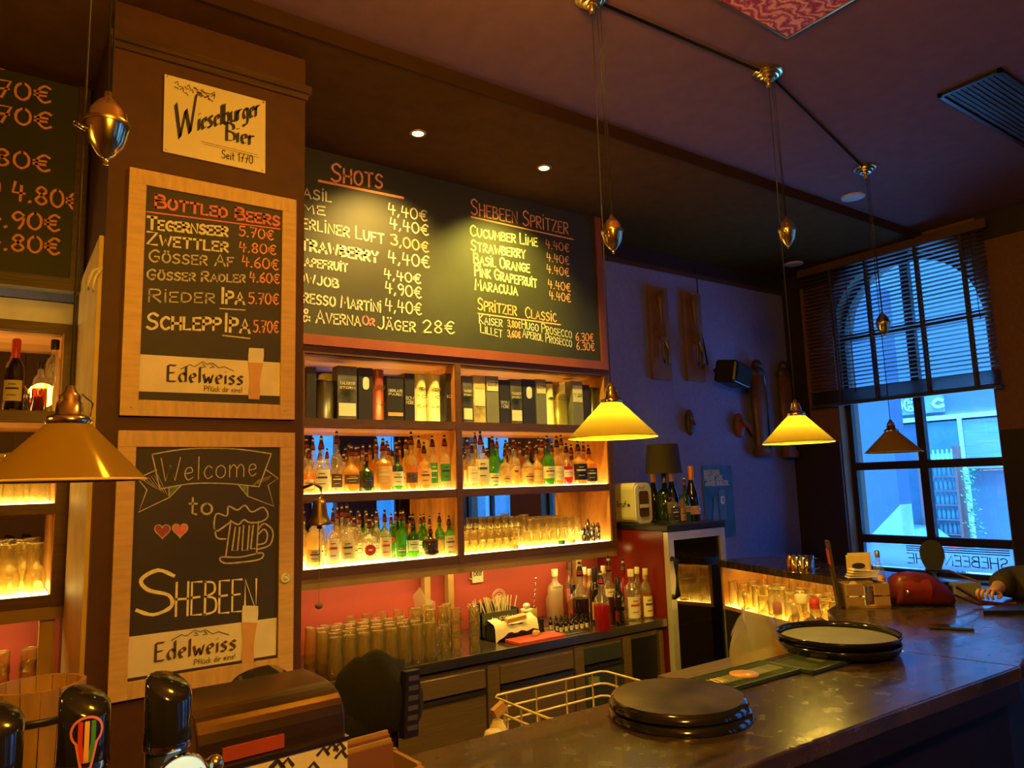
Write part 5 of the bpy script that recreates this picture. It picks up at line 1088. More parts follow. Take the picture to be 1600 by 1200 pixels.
mb.add(vs, [(j*n+i, j*n+(i+1) % n, (j+1)*n+(i+1) % n, (j+1)*n+i) for j in range(mrows-1) for i in range(n)], True); mb.build('film', G_bag, pb)
t = thing('blue_carton', 'small blue and white carton below the plastic bag', 'carton', (2.50, 2.03, .75)); MB().box(-.05, -.04, 0, .05, .04, .19).build('box', blue_p, t, rot=(0, -.15, .3)); MB().box(-.03, -.043, .05, .03, -.0405, .15).build('label', white_p, t, rot=(0, -.15, .3))
MB().box(-.1, -.1, -.75, .1, .1, -.001).build('stand', black, t)
# ================================================================== BAR
ZT = 1.12
bt = thing('bar_counter', 'long dark lacquered bar counter bending towards the window', 'bar', (1.5, 1.4, 0))
inner = [(-1.5, 1.645), (.6, 1.645), (1.50, 1.640), (2.05, 1.65), (2.40, 1.66), (2.72, 1.70), (2.93, 1.80), (3.08, 1.93), (3.20, 2.03), (3.36, 2.085), (3.6, 2.06), (3.76, 1.99)]
outer_main = [(2.705, 1.062), (1.93, 1.088), (1.367, 1.10), (-1.5, 1.10)]
J0, J1 = (2.705, 1.062), (2.655, 1.40)
mainpoly = [p for p in inner if p[0] < 2.3]+[(2.40, 1.66), (2.42, 1.60), (2.652, 1.40)]+outer_main
MB().prism([p for p in inner if p[0] <= 2.72]+[(2.652, 1.40)]+outer_main, ZT-.045, ZT).build('top_board', bar_m, bt, world=True, bevel=.005)
legp = [(2.725, 1.70)]+[p for p in inner if p[0] > 2.73]+[(4.22, 1.93), (4.25, 1.62), (3.5, 1.26), (2.708, 1.060), (2.656, 1.40)]
MB().prism(legp, ZT-.045, ZT-.001).build('top_board', bar_m, bt, world=True, bevel=.005)
MB().prism([(-1.5, 1.14), (1.4, 1.14), (2.68, 1.10), (3.46, 1.31), (4.1, 1.62), (4.1, 1.68), (3.44, 1.37), (2.68, 1.16), (1.4, 1.20), (-1.5, 1.20)], 0, ZT-.045).build('front_panel', mat('near black panel', (.010, .006, .005), .6, spec=.2), bt, world=True)
MB().prism([(-1.5, 1.105), (1.37, 1.104), (2.70, 1.066), (3.5, 1.266), (3.49, 1.29), (2.69, 1.09), (1.37, 1.13), (-1.5, 1.13)], ZT-.10, ZT-.045).build('edge_moulding', MATS['near black panel'], bt, world=True)
MB().prism([(-1.5, 1.60), (2.2, 1.60), (2.6, 1.62), (2.6, 1.64), (2.2, 1.62), (-1.5, 1.62)], .3, ZT-.045).build('back_panel', steel_d, bt, world=True)
# serving trays
def tray(loc, r, label, flip=False, h=.022, m1=None, tilt=0):
    t = thing('serving_tray', label, 'tray', loc, None)
    pr = [(0, .004), (r-.012, .004), (r-.002, h), (r, h), (r, h-.003), (r-.009, 0), (0, 0)]
    if flip: pr = [(a, h-b) for a, b in pr]
    MB().lathe(pr, seg=64).build('tray', black_g, t)
    if not flip: MB().lathe([(r-.013, .0055), (0, .0055)], seg=48).build('cork_mat', m1 or mat('worn tray rubber', (.12, .10, .045), .6, var=.2, scale=9), t)
    else: MB().lathe([(r-.014, h+.0008), (0, h+.0008)], seg=48).build('underside', mat('scuffed tray metal', (.12, .085, .045), .30, .75, var=.8, scale=7), t)
    t.rotation_euler = (tilt, 0, 0); return t
tray((1.543, 1.438, ZT+.001), .192, 'lower of two round trays stacked upside down on the bar', True, .022)
tray((1.540, 1.440, ZT+.026), .186, 'upper round tray lying upside down with a scuffed metal underside', True, .022)
tray((2.49, 1.545, ZT+.012), .205, 'lower gloss black round tray under the rubber lined tray', False, .026)
tray((2.495, 1.548, ZT+.042), .208, 'upper round tray with worn rubber lining near the red bag', False, .026)
# drip mats
dm = mat('dark green rubber', (.035, .055, .02), .6)
def drip(x0, x1, yy, label, ang):
    t = thing('drip_mat', label, 'mat', (x0, yy, ZT+.001), None, ang); L_ = x1-x0; W_ = .155
    MB().box(0, 0, 0, L_, W_, .003).build('base', dm, t); MB().box(0, 0, 0, L_, .006, .012).box(0, W_-.006, 0, L_, W_, .012).box(0, 0, 0, .006, W_, .012).box(L_-.006, 0, 0, L_, W_, .012).build('rim', dm, t)
    ns = MB()
    for i in range(int(L_/.011)):
        x = .010+i*.011
        for a, b_ in ((.010, .045), (.110, .147)) if .12 < (x % .36) < .36 else ((.010, .147),): ns.box(x, a, .003, x+.0035, b_, .011)
    ns.build('ribs', dm, t)['kind'] = 'stuff'
    MB().box(.12, .048, .003, L_-.02, .107, .0105).build('logo_plate', mat('olive rubber', (.12, .11, .03), .5), t)
    return t
d1 = drip(1.70, 2.14, 1.475, 'green rubber drip mat with a copper round emblem on the bar edge', R(-1))
MB().lathe([(.045, .0105), (.045, .0125), (0, .0125)], seg=28).build('emblem', mat('copper emblem', (.60, .26, .08), .45), d1, loc=(.26, .078, 0))
write(d1, 'JAMESON', d1.location+Vector((.02, .055, .011)), Vector((1, 0, 0)), Vector((0, 1, 0)), .14, .045, mat('yellow print', (.8, .6, .08), .5), .006, N=Vector((0, 0, 1)))
d2 = drip(2.145, 2.70, 1.425, 'green rubber drip mat running under the large stacked trays', R(1))
# menu holder
mh = thing('menu_caddy', 'wooden table caddy holding an oval stamped card and condiments', 'caddy', (3.40, 1.965, ZT)); mh.rotation_euler = (0, 0, R(-35))
MB().box(-.10, -.06, 0, .10, .06, .012).box(-.10, -.06, 0, -.02, -.05, .05).box(-.10, -.06, .058, -.02, -.05, .11).box(.03, -.06, 0, .10, -.05, .05).box(.03, -.06, .058, .10, -.05, .11).box(-.10, .05, 0, .10, .06, .11).box(-.10, -.05, 0, -.09, .05, .11).box(.09, -.05, 0, .10, .05, .11).build('crate', kraft, mh)
MB().box(-.055, -.004, .1, .055, .0, .235).build('card', mat('yellow card', (.72, .50, .15), .7), mh, loc=(0, .02, .0)); MB().prism([(.032*math.cos(k*.3927), .185+.014*math.sin(k*.3927)) for k in range(16)], .0125, .0155, 'y').build('oval_print', black, mh)
MB().box(-.052, .028, .09, .058, .032, .25).build('card', MATS['yellow card'], mh, loc=(.01, 0, -.005))
for k in range(4): MB().box(-.07, -.03, .135+k*.009, .06, .015, .141+k*.009).build('coaster', paper, mh, rot=(0, .04*k, .05*k))
MB().lathe([(0, .01), (.02, .01), (.022, .10), (.012, .12), (0, .12)], seg=12).build('sauce_pot', cream_p, mh, loc=(-.045, -.01, .0)); MB().lathe([(0, .01), (.02, .01), (.022, .09), (0, .1)], seg=12).build('salt_shaker', steel, mh, loc=(.0, -.02, .0))
bottle('wine', PZ(1377, 936, ZT), 'small glass bottle with orange label behind the menu caddy', None, C, C, .5, orange_p, blue_p, r_, (.03, .16), 'cap', height=.235, width=.055, topm=steel)
t = thing('menu_board', 'narrow upright menu board leaning left of the wooden caddy', 'board', (3.30, 2.03, ZT)); MB().box(-.006, -.06, 0, .006, .05, .31).build('board', darkpaint, t, rot=(0, R(-5), R(-52))); MB().box(-.009, -.05, .2, -.006, .04, .27).build('sticker', red_p, t, rot=(0, R(-5), R(-52)))
# small caddy with paddle sign by the window
t = thing('paddle_sign', 'dark leaf shaped paddle on a small holder near the window', 'sign', (3.93, 1.88, ZT))
MB().prism([(.055*math.sin(a)*(1-.25*math.cos(a)), .19+.085*-math.cos(a)) for a in [2*math.pi*k/20 for k in range(20)]], -.006, .006, 'y').build('paddle', mat('slate paddle', (.015, .015, .03), .6), t, rot=(0, 0, R(-50)))
MB().box(-.012, -.006, .03, .012, .006, .12).build('stem', black, t); MB().box(-.05, -.035, 0, .05, .035, .07).build('holder', black, t, rot=(0, 0, R(-40)))
o = MB().box(-.06, -.035, 0, .06, .035, .065).build('napkin_box', mat('grey box', (.20, .20, .20), .5), None, loc=(4.02, 1.78, ZT)); o.rotation_euler = (0, 0, R(-40)); tag(o, 'grey box with brown end behind the red bag', 'box')
# red bag
rb = thing('leather_bag', 'red leather handbag lying on the bar in front of the window', 'handbag', (3.60, 1.80, ZT)); rb.rotation_euler = (0, 0, R(-42)); rb.scale = (.60, .8, .86)
mb = MB(); vs = []; n = 20; prof = [(-.20, .45), (-.195, .86), (-.15, 1.0), (-.05, 1.06), (.05, 1.02), (.13, .86), (.20, .62), (.24, .20)]
for i, (x, s) in enumerate(prof):
    for k in range(n):
        a = 2*math.pi*k/n; y = .085*s**.5*math.copysign(abs(math.cos(a))**.7, math.cos(a)); z = .085*s+.085*s*math.copysign(abs(math.sin(a))**.6, math.sin(a)); vs.append((x+.008*math.sin(a*5), y, max(z, 0)))
mb.add(vs, [(i*n+k, i*n+(k+1) % n, (i+1)*n+(k+1) % n, (i+1)*n+k) for i in range(len(prof)-1) for k in range(n)]+[tuple(range(n))[::-1], tuple(range((len(prof)-1)*n, len(prof)*n))], True)
mb.build('body', red_l, rb)
fl = MB(); vs = []
for j in range(7):
    for i in range(8): u = i/7; x = -.17+.20*u; a = R(60-j*24); vs.append((x+.02*math.sin(j*.7), -.094*math.cos(a)-.004, .088+.092*math.sin(a)*(1-.15*(1-u))+.003))
fl.add(vs, [(j*8+i, j*8+i+1, (j+1)*8+i+1, (j+1)*8+i) for j in range(6) for i in range(7)], True); fl.build('flap', mat('red flap leather', (.20, .018, .016), .4, var=.2), rb)
MB().lathe([(0, 0), (.012, 0), (.012, .006), (0, .008)], seg=12).build('clasp', brass, rb, loc=(-.13, -.098, .08), rot=(R(90), 0, 0))
def W2L(o, p): return o.matrix_basis.inverted() @ Vector(p)
bpy.context.view_layer.update()
hand = Vector((3.81, 1.60, ZT+.045))
MB().tube([W2L(rb, q) for q in ((3.64, 1.78, ZT+.16), (3.74, 1.72, ZT+.15), tuple(hand+Vector((-.02, .02, .06))))], .008).build('strap', mat('dark strap', (.05, .02, .02), .5), rb)
MB().tube([W2L(rb, q) for q in ((3.66, 1.66, ZT+.09), (3.70, 1.58, ZT+.03), (3.78, 1.52, ZT+.015), (3.86, 1.50, ZT+.012))], .008).build('strap', red_l, rb); MB().tube([W2L(rb, q) for q in ((3.68, 1.68, ZT+.05), (3.72, 1.60, ZT+.012), (3.80, 1.54, ZT+.010))], .007).build('strap', red_l, rb)
t = thing('phone', 'black phone lying near the bar edge by the red bag', 'phone', (3.16, 1.47, ZT)); t.rotation_euler = (0, 0, R(-62)); MB().box(-.078, -.038, 0, .078, .038, .009).build('body', black_g, t, bevel=.003); MB().box(-.072, -.033, .009, .072, .033, .0095).build('screen', black_g, t)
t = thing('leather_folder', 'flat black folder under the hand at the bar edge', 'folder', (3.72, 1.42, ZT)); t.rotation_euler = (0, 0, R(-25)); MB().prism([(-.2, 0), (-.05, .09), (.16, .07), (.2, -.04), (.02, -.08)], 0, .018).build('cover', black, t)
# ================================================================== PERSON AT THE BAR END
def skin(name, verts, edges, mt, parent, sub=2, root=0):
    me = bpy.data.meshes.new(name); me.from_pydata([v[0] for v in verts], edges, []); o = bpy.data.objects.new(name, me); COL.objects.link(o); o.parent = parent
    sk = o.modifiers.new('skin', 'SKIN'); sk.use_smooth_shade = True
    for i, v in enumerate(verts):
        r = v[1]; me.skin_vertices[0].data[i].radius = r if isinstance(r, tuple) else (r, r); me.skin_vertices[0].data[i].use_root = (i == root)
    s = o.modifiers.new('sub', 'SUBSURF'); s.levels = sub; s.render_levels = sub; me.materials.append(mt); return o
skinm = mat('skin', (.55, .30, .18), .5, var=.06); coat = mat('dark coat', (.030, .022, .016), .9, var=.2, scale=20, bump=.3)
pe = thing('person', 'person in a dark coat at the right edge holding the strap of the red bag', 'person', (4.20, 1.34, 0))
bo = lambda x, y, z: (x-4.25, y-1.33, z)
# continuous body: pelvis, torso, neck, head, arms, legs (seated on a stool behind the bar end)
V = [((0, 0, .74), (.16, .15)), ((0, 0, .90), (.14, .13)), ((-.01, .01, 1.08), (.16, .13)), ((-.02, .02, 1.20), (.13, .10)), ((-.02, .03, 1.29), .055), ((-.03, .04, 1.38), (.075, .085)), ((-.035, .045, 1.47), (.08, .09)),
     ((-.13, .12, 1.20), .065), (bo(4.15, 1.60, ZT+.075), .050), (bo(4.00, 1.585, ZT+.070), .034), (bo(3.94, 1.575, ZT+.06), .026), (bo(3.89, 1.585, ZT+.055), (.035, .02)),
     ((.14, -.08, 1.19), .065), ((.20, -.10, .98), .052), ((.02, .0, .93), .04), ((-.02, .03, .92), .03),
     ((-.10, .10, .70), .085), ((-.42, .02, .66), .065), ((-.42, .0, .28), .05), ((-.42, .0, .12), .04), ((-.50, .02, .07), .038),
     ((.02, -.12, .70), .085), ((-.30, -.18, .66), .065), ((-.30, -.2, .28), .05), ((-.30, -.2, .12), .04), ((-.38, -.2, .07), .04)]
Eg = [(0, 1), (1, 2), (2, 3), (3, 4), (4, 5), (5, 6), (3, 7), (7, 8), (8, 9), (9, 10), (10, 11), (3, 12), (12, 13), (13, 14), (14, 15), (0, 16), (16, 17), (17, 18), (18, 19), (19, 20), (0, 21), (21, 22), (22, 23), (23, 24), (24, 25)]
skin('body', V, Eg, skinm, pe)
Vc = [(V[0][0], (.19, .18)), (V[1][0], (.175, .16)), (V[2][0], (.19, .155)), ((-.02, .02, 1.20), (.15, .115)), ((-.02, .03, 1.26), .085), (V[7][0], .10), (V[8][0], .085), (bo(3.975, 1.58, ZT+.075), .050), (V[12][0], .085), (V[13][0], .072), (V[14][0], .055), (V[16][0], .11), (V[17][0], .085), (V[21][0], .11), (V[22][0], .085), (V[18][0], .065), (V[23][0], .065)]
skin('coat', Vc, [(0, 1), (1, 2), (2, 3), (3, 4), (3, 5), (5, 6), (6, 7), (3, 8), (8, 9), (9, 10), (0, 11), (11, 12), (0, 13), (13, 14), (12, 15), (14, 16)], coat, pe)
#
hx, hy, hz = bo(3.885, 1.585, ZT+.055)
for k, (dy, ln) in enumerate(((.030, .055), (.011, .064), (-.008, .062), (-.026, .050))):
    skin('finger', [((hx+.012, hy+dy, hz), .0095), ((hx-.02, hy+dy*1.1, hz+.012), .009), ((hx-.02-ln*.5, hy+dy*1.1, hz-.004), .008), ((hx-.012-ln*.35, hy+dy*1.05, hz-.030), .007)], [(0, 1), (1, 2), (2, 3)], skinm, pe, 1)
skin('thumb', [((hx+.03, hy-.025, hz-.004), .011), ((hx+.008, hy-.048, hz-.012), .010), ((hx-.018, hy-.040, hz-.024), .0085)], [(0, 1), (1, 2)], skinm, pe, 1)
hair = mat('light brown hair', (.12, .07, .035), .6, var=.4, scale=30)
MB().sphere((-.012, .022, 1.485), .118, sz=.98).sphere((.035, -.01, 1.40), .095, sz=1.5).tube([(-.055, .115, 1.50), (-.065, .125, 1.40), (-.075, .135, 1.30), (-.085, .14, 1.22)], [.028, .034, .032, .014], 10).tube([(.02, -.06, 1.50), (.01, -.075, 1.40), (0, -.085, 1.30), (0, -.09, 1.22)], [.028, .034, .032, .014], 10).build('hair', hair, pe)
MB().lathe([(0, 0), (.011, .01), (.012, .02), (0, .035)], seg=8).build('nose', skinm, pe, loc=(-.125, .09, 1.42), rot=(0, R(-70), R(-35)))
for s in (-.03, .03): MB().sphere((-.105+s*.5, .095+s, 1.455), .011).build('eye', white_p, pe)
MB().sphere((-.112, .085, 1.385), .02, sx=.4, sz=.35).build('mouth', mat('lips', (.4, .12, .1), .5), pe)
for s in (-1, 1): MB().sphere((-.03+s*.055, .04+s*.068, 1.44), .024, sx=.5, sy=.6, sz=1.1).build('ear', skinm, pe)
for dx, dy in ((-.45, .01), (-.33, -.2)): MB().sphere((dx, dy, .055), .07, sx=1.5, sy=.75, sz=.75).build('shoe', black, pe)
st = thing('bar_stool', 'dark bar stool under the person in the dark coat', 'stool', (4.20, 1.34, 0)); MB().lathe([(0, .54), (.18, .54), (.19, .57), (.18, .60), (0, .60)], seg=24).build('seat', black, st)
for a in range(4): MB().tube([(.11*math.cos(a*1.571+.7), .11*math.sin(a*1.571+.7), .55), (.19*math.cos(a*1.571+.7), .19*math.sin(a*1.571+.7), 0)], .014).build('leg', steel_d, st)
# ================================================================== PENDANTS
def pendant(x, y, zrim, label, lit, wz, woff, D=.335, zc_=ZC):
    t = thing('pendant_lamp', label, 'lamp', (x, y, zrim)); r = D/2; hs = D*.40
    pr = [(r, 0), (r*.985, .004), (.038, hs), (.034, hs+.006)]; pin = [(a-.003, b-.001) for a, b in pr][::-1]
    MB().lathe(pr[::-1], seg=64).build('shade', shade_m, t); MB().lathe([(r, -.001), (r+.002, .001), (r, .004), (r-.003, .001), (r, -.001)], seg=64).build('shade_rim', mat('amber glass rim', (.75, .50, .12), .15), t)
    MB().lathe([(.040, hs-.004), (.043, hs+.002), (.042, hs+.010), (.036, hs+.014), (.026, hs+.018), (.024, hs+.04), (.020, hs+.045), (.021, hs+.055), (.012, hs+.062), (.008, hs+.075), (0, hs+.078)], seg=28).build('gallery', brass, t)
    MB().tube([(.036, 0, hs+.012), (.040, 0, hs+.04), (.02, 0, hs+.06)], .002, 6).build('gallery_arm', brass, t)
    MB().sphere((0, 0, hs*.52+.03), .020, sz=1.25).build('bulb', bulb_m if lit else white_p, t); MB().lathe([(.015, hs*.52+.025), (.016, hs-.004), (0, hs)], seg=12).build('socket', brass_d, t)
    h = zc_-zrim; mid = wz-zrim
    MB().tube([(0, 0, hs+.07), (0, 0, h-.03)], .0028, 6).build('cord', black, t)
    wx, wy = woff
    MB().tube([(wx, wy, mid+.08), (wx*.55, wy*.55, h-.05)], .0022, 6).build('cord', black, t); MB().tube([(wx+.006, wy, mid+.08), (wx*.55+.02, wy*.55, h-.05)], .0022, 6).build('cord', black, t)
    MB().lathe([(0, -.078), (.006, -.075), (.007, -.062), (.016, -.055), (.034, -.028), (.043, .008), (.044, .016), (.041, .020), (.036, .042), (.022, .064), (.010, .073), (.008, .088), (0, .09)], seg=32).build('counterweight', brass, t, loc=(wx, wy, mid))
    MB().lathe([(.0445, .012), (.0455, .016), (.0445, .020)], seg=32).build('weight_band', brass_d, t, loc=(wx, wy, mid)); MB().tube([(wx-.04, wy-.01, mid-.01), (wx-.062, wy-.018, mid-.005)], .005).build('weight_screw', brass, t)
    MB().lathe([(.076, h), (.076, h-.008), (.070, h-.013), (.060, h-.014), (.058, h-.023), (.052, h-.027), (.044, h-.028), (.042, h-.037), (.036, h-.041), (.022, h-.042), (.020, h-.052), (0, h-.054)], seg=40, smooth=False).build('ceiling_canopy', brass, t)
    MB().lathe([(.012, h-.052), (.014, h-.075), (0, h-.08)], seg=12).build('pulley', brass_d, t)
    if lit:
        l = light('bulb_light', 'POINT', (0, 0, hs*.5), 30.0, (1, .66, .09), .03); l.parent = t; l.name = 'bulb_light'
    return t
def zat(px, py, x, y):
    d = ray(px, py); t = (x*d.x+y*d.y)/(d.x**2+d.y**2); return H0+d.z*t
RU = Vector((.8, -.6))
P2 = (1.95, 2.08); P3 = (3.10, 2.04); P4 = (4.66, 2.40); P1_ = (.118, 1.70)
def woff(px, py, x, y, zz):
    d = ray(px, py); t = (zz-H0)/d.z; return (max(-.09, min(.09, d.x*t-x)), max(-.09, min(.09, d.y*t-y)))
for (pos, prim, lb_, lit, wpx, D) in ((P1_, (103, 752), 'unlit yellow glass cone pendant, nearest lamp at the far left', False, (167, 205), .288), (P2, (955, 684), 'lit yellow glass cone pendant in front of the shelf unit end', True, (957, 368), .345),
                             (P3, (1245, 692), 'lit yellow glass cone pendant before the window wall corner', True, (1230, 365), .325), (P4, (1398, 707), 'unlit yellow glass cone pendant hanging against the window', False, (1380, 508), .335)):
    zr = zat(prim[0], prim[1], *pos); wz = zat(wpx[0], wpx[1], *pos)
    d = ray(*wpx); kx = (pos[0]*d.x+pos[1]*d.y)/(d.x**2+d.y**2); wo = (d.x*kx-pos[0], d.y*kx-pos[1])
    pendant(pos[0], pos[1], zr, lb_, lit, wz, wo, D)
t = thing('ceiling_cable', 'black supply cable running along the ceiling between the pendant canopies', 'cable', (P3[0], P3[1], ZC-.02))
MB().tube([(P1_[0]+.07, P1_[1], ZC-.012), (P2[0]-.07, P2[1], ZC-.012)], .007, 6).tube([(P2[0]+.07, P2[1], ZC-.012), (P3[0]-.07, P3[1], ZC-.012)], .007, 6).tube([(P3[0]+.07, P3[1]+.01, ZC-.012), (P4[0]-.06, P4[1]-.015, ZC-.012)], .007, 6).build('cable', mat('matt black cable', (.008, .007, .007), .9, spec=.1), t, world=True)
# spots, blank covers, vent, ceiling picture
for i, (px, py) in enumerate(((653, 208), (850, 262))):
    p = PZ(px, py, 3.70); t = thing('recessed_spotlight', ['glowing recessed spotlight above the shots column of the menu board', 'glowing recessed spotlight above the spritzer column of the menu board'][i], 'spotlight', p)
    MB().lathe([(.048, 0), (.048, -.005), (.034, -.007), (.032, -.001)], seg=28).build('ring', brass_d, t); MB().lathe([(.031, -.004), (0, -.005)], seg=24).build('lens', emis('spot lens', (1, .72, .2), 30), t)
    l = light('spot_light', 'SPOT', (0, 0, -.02), 200, (1, .62, .12) if i == 0 else (1, .80, .10), .03, spot_size=R(105), spot_blend=.9); l.parent = t; l.rotation_euler = (R(24), 0, 0)
for i, (px, py, z) in enumerate(((1333, 307, ZC), (1240, 412, 3.70))):
    p = PZ(px, py, z); t = thing('ceiling_disc', ['pale round cover on the ceiling beside the farthest pendant cords', 'dim round cover on the soffit near the window corner'][i], 'cover', p); MB().lathe([(.085, 0), (.085, -.008), (.07, -.012), (0, -.012)], seg=28).build('cover', mat('disc paint', (.55, .50, .48), .6), t)
t = thing('air_vent', 'black slatted air vent in the ceiling at the right edge', 'vent', (4.65, 1.515, ZC)); VX0, VX1, VY0, VY1 = -.57, .75, -.155, .155
MB().box(VX0, VY0, -.02, VX1, VY0+.02, 0).box(VX0, VY1-.02, -.02, VX1, VY1, 0).box(VX0, VY0, -.02, VX0+.02, VY1, 0).box(VX1-.02, VY0, -.02, VX1, VY1, 0).build('frame', black, t)
for k in range(10): MB().box(VX0+.02, -.002, -.018, VX1-.02, .016, -.014).build('slat', mat('vent slat', (.03, .03, .03), .5), t, loc=(0, -.13+k*.026, 0), rot=(R(0), 0, 0))
MB().box(VX0+.02, VY0+.02, -.003, VX1-.02, VY1-.02, -.001).build('backing', black, t)
t = thing('ceiling_painting', 'red and pink swirl patterned painting fixed flat on the ceiling', 'painting', (2.44, 1.42, ZC)); MB().box(-.46, -.37, -.012, .46, .37, -.002).build('canvas', swirl_mat(), t)
MB().box(-.47, -.38, -.016, .47, -.37, 0).box(-.47, .37, -.016, .47, .38, 0).box(-.47, -.37, -.016, -.46, .37, 0).box(.46, -.37, -.016, .47, .37, 0).build('frame', brass_d, t)
# ================================================================== FOREGROUND
def tap(px, ptop, Yc, D, label, art):
    p = PY(px, ptop, Yc); ztop = p.z; t = thing('beer_tap', label, 'beer tap', (p.x, Yc, ZT)); r = D/2; h = ztop-ZT
    mb = MB(); vs = []; n = 28; zs = [0, h-.155]
    MB().lathe([(r*.92, 0), (r*.92, h-.10)], seg=n).build('glass_column', mat('tap column', (.10, .09, .07), .08, .6, coat=1), t)
    top = MB(); vs = []
    for k in range(n): a = 2*math.pi*k/n; vs.append((r*math.cos(a), r*math.sin(a), h-.105+.008*math.cos(a)))
    for k in range(n): a = 2*math.pi*k/n; vs.append((r*math.cos(a), r*math.sin(a), h-.022+.020*math.sin(a-.5)))
    for k in range(n): a = 2*math.pi*k/n; vs.append((r*.8*math.cos(a), r*.8*math.sin(a), h-.016+.015*math.sin(a-.5)))
    top.add(vs, [(j*n+k, j*n+(k+1) % n, (j+1)*n+(k+1) % n, (j+1)*n+k) for j in (0, 1) for k in range(n)]+[tuple(range(2*n, 3*n))], True); top.build('head', black_g, t)
    MB().lathe([(r*1.02, h-.112), (r*1.04, h-.108), (r*1.02, h-.102)], seg=n).build('ring', chrome, t); MB().lathe([(r*1.3, 0), (r*1.3, .012), (r*.95, .02)], seg=n).build('base_flange', chrome, t)
    MB().tube([(r, 0, h-.15), (r+.03, -.01, h-.15)], .010).sphere((r+.035, -.01, h-.15), .014).build('side_knob', brass, t)
    if art == 'balloon':
        mb = MB(); c = []
        for k in range(17): a = math.pi*(1.28-1.56*k/16)+0; c.append((.020*math.cos(a), .062+.020*math.sin(a)))
        pts = [(-.006, .012)]+c+[(.006, .012), (-.006, .012)]
        F = lambda u, v: Vector(((r+.0015)*math.sin(u/r), -(r+.0015)*math.cos(u/r), h-.118+v)); ribbon(mb, pts, .0035, F); ribbon(mb, [(-.005, .0), (.005, .0), (.005, .012)], .003, F); ribbon(mb, [(-.005, .012), (-.005, 0)], .003, F)
        mb.build('balloon_outline', pink_p, t)
        for q, m_ in ((-.008, red_p), (0, orange_p), (.008, green_p)):
            mb = MB(); ribbon(mb, [(q*.5, .022), (q, .045), (q, .074)], .006, F); mb.build('balloon_stripe', m_, t)
    if art == 'medal':
        m_ = MB().lathe([(.036, 0), (.036, .008), (.034, .010), (0, .010)], seg=40).build('medallion', mat('pale lit medallion', (.55, .85, .85), .35, emit=.55), t, loc=(.012, -r-.012, h-.150), rot=(R(90), 0, 0)); MB().lathe([(.037, -.002), (.040, .004), (.037, .011)], seg=40).build('medallion_rim', chrome, t, loc=(.012, -r-.012, h-.150), rot=(R(90), 0, 0))
        write(t, 'Wieselburger', t.location+Vector((-.014, -r-.024, h-.155)), Vector((.97, 0, .22)), Vector((-.15, 0, .98)), .054, .015, mat('medal blue print', (.02, .12, .45), .5), .003, wob=0); write(t, 'Bier', t.location+Vector((-.012, -r-.024, h-.175)), Vector((.97, 0, .22)), Vector((-.15, 0, .98)), .03, .014, MATS['medal blue print'], .003, wob=0)
    return t
tap(265, 1050, 1.30, .068, 'right beer tap with black slanted head and pale lit brewery medallion', 'medal'); tap(135, 1072, 1.30, .068, 'middle beer tap with black slanted head and balloon drawing', 'balloon'); tap(-4, 1096, 1.30, .068, 'left beer tap cut by the picture edge', None)
# wooden bucket
p = PY(60, 1068, 2.25)
t = thing('wooden_bucket', 'wooden stave bucket with black band and yellow label at the lower left', 'bucket', (p.x, 2.25, .90)); h = p.z-.90; kr = mat('bucket stave', (.42, .22, .08), .5, var=.2, scale=6, stretch=(6, 6, 1))
for k in range(16):
    a0, a1 = 2*math.pi*k/16+.012, 2*math.pi*(k+1)/16-.012; mb = MB(); q = lambda r, a, z: (r*math.cos(a), r*math.sin(a), z); R0, R1 = .082, .105
    mb.add([q(R0, a0, 0), q(R0, a1, 0), q(R0-.012, a1, 0), q(R0-.012, a0, 0), q(R1, a0, h), q(R1, a1, h), q(R1-.012, a1, h), q(R1-.012, a0, h)], [(3, 2, 1, 0), (4, 5, 6, 7), (0, 1, 5, 4), (1, 2, 6, 5), (2, 3, 7, 6), (3, 0, 4, 7)]).build('stave', kr, t)
MB().lathe([(.078, .01), (0, .01)], seg=16).build('bottom', kr, t)
for z in (h*.12, h*.82): MB().lathe([(.083+.023*z/h, z-.008), (.0855+.023*z/h, z-.008), (.0855+.023*z/h, z+.008), (.083+.023*z/h, z+.008)], seg=32).build('hoop', black, t)
MB().box(-.0, -.105, h*.35, .075, -.098, h*.5).build('label', mat('yellow label', (.80, .60, .12), .5), t, rot=(0, 0, .15))
o = MB().box(-.35, -.30, 0, .45, .25, .90).build('bar_sink_unit', steel_d, None, loc=(-.1, 2.1, 0)); tag(o, 'low steel unit under the wooden bucket behind the bar', 'cabinet')
# espresso-like rounded metal machine
def MY(x, y, Yc=1.45): return PY(x, y, Yc)
A = MY(300, 1191); B_ = MY(537, 1152); top = PY(495, 1052, 1.60).z
mc = thing('metal_machine', 'rounded brown metal machine with a sticker band, below the pine boards', 'machine', ((A.x+B_.x)/2, 1.56, ZT)); mc.rotation_euler = (0, 0, R(3)); mw = (B_.x-A.x)/2; mh_ = top-ZT
pr = [(-.11, 0), (-.115, mh_*.55), (-.105, mh_*.86), (-.06, mh_*.97), (.0, mh_), (.10, mh_), (.12, mh_*.9), (.12, 0)]
pr2 = parse('~'+' '.join('%f,%f' % q for q in pr[1:6])); pp = [pr[0]]+pr2+pr[6:]
MB().prism(pp, -mw, mw, 'x').build('hood', mat('brown bronze metal', (.20, .12, .06), .26, .9, var=.2), mc, bevel=.004)
MB().box(-mw*1.0, -.122, 0, mw*1.0, -.10, mh_*.58).build('sticker_panel', paper, mc); MB().box(-mw-.003, -.125, mh_*.58, mw+.003, -.10, mh_*.61).build('trim', chrome, mc)
MB().box(-mw*.7, -.118, mh_*.64, mw*.1, -.105, mh_*.74).build('red_band', mat('red band', (.40, .06, .03), .4), mc)
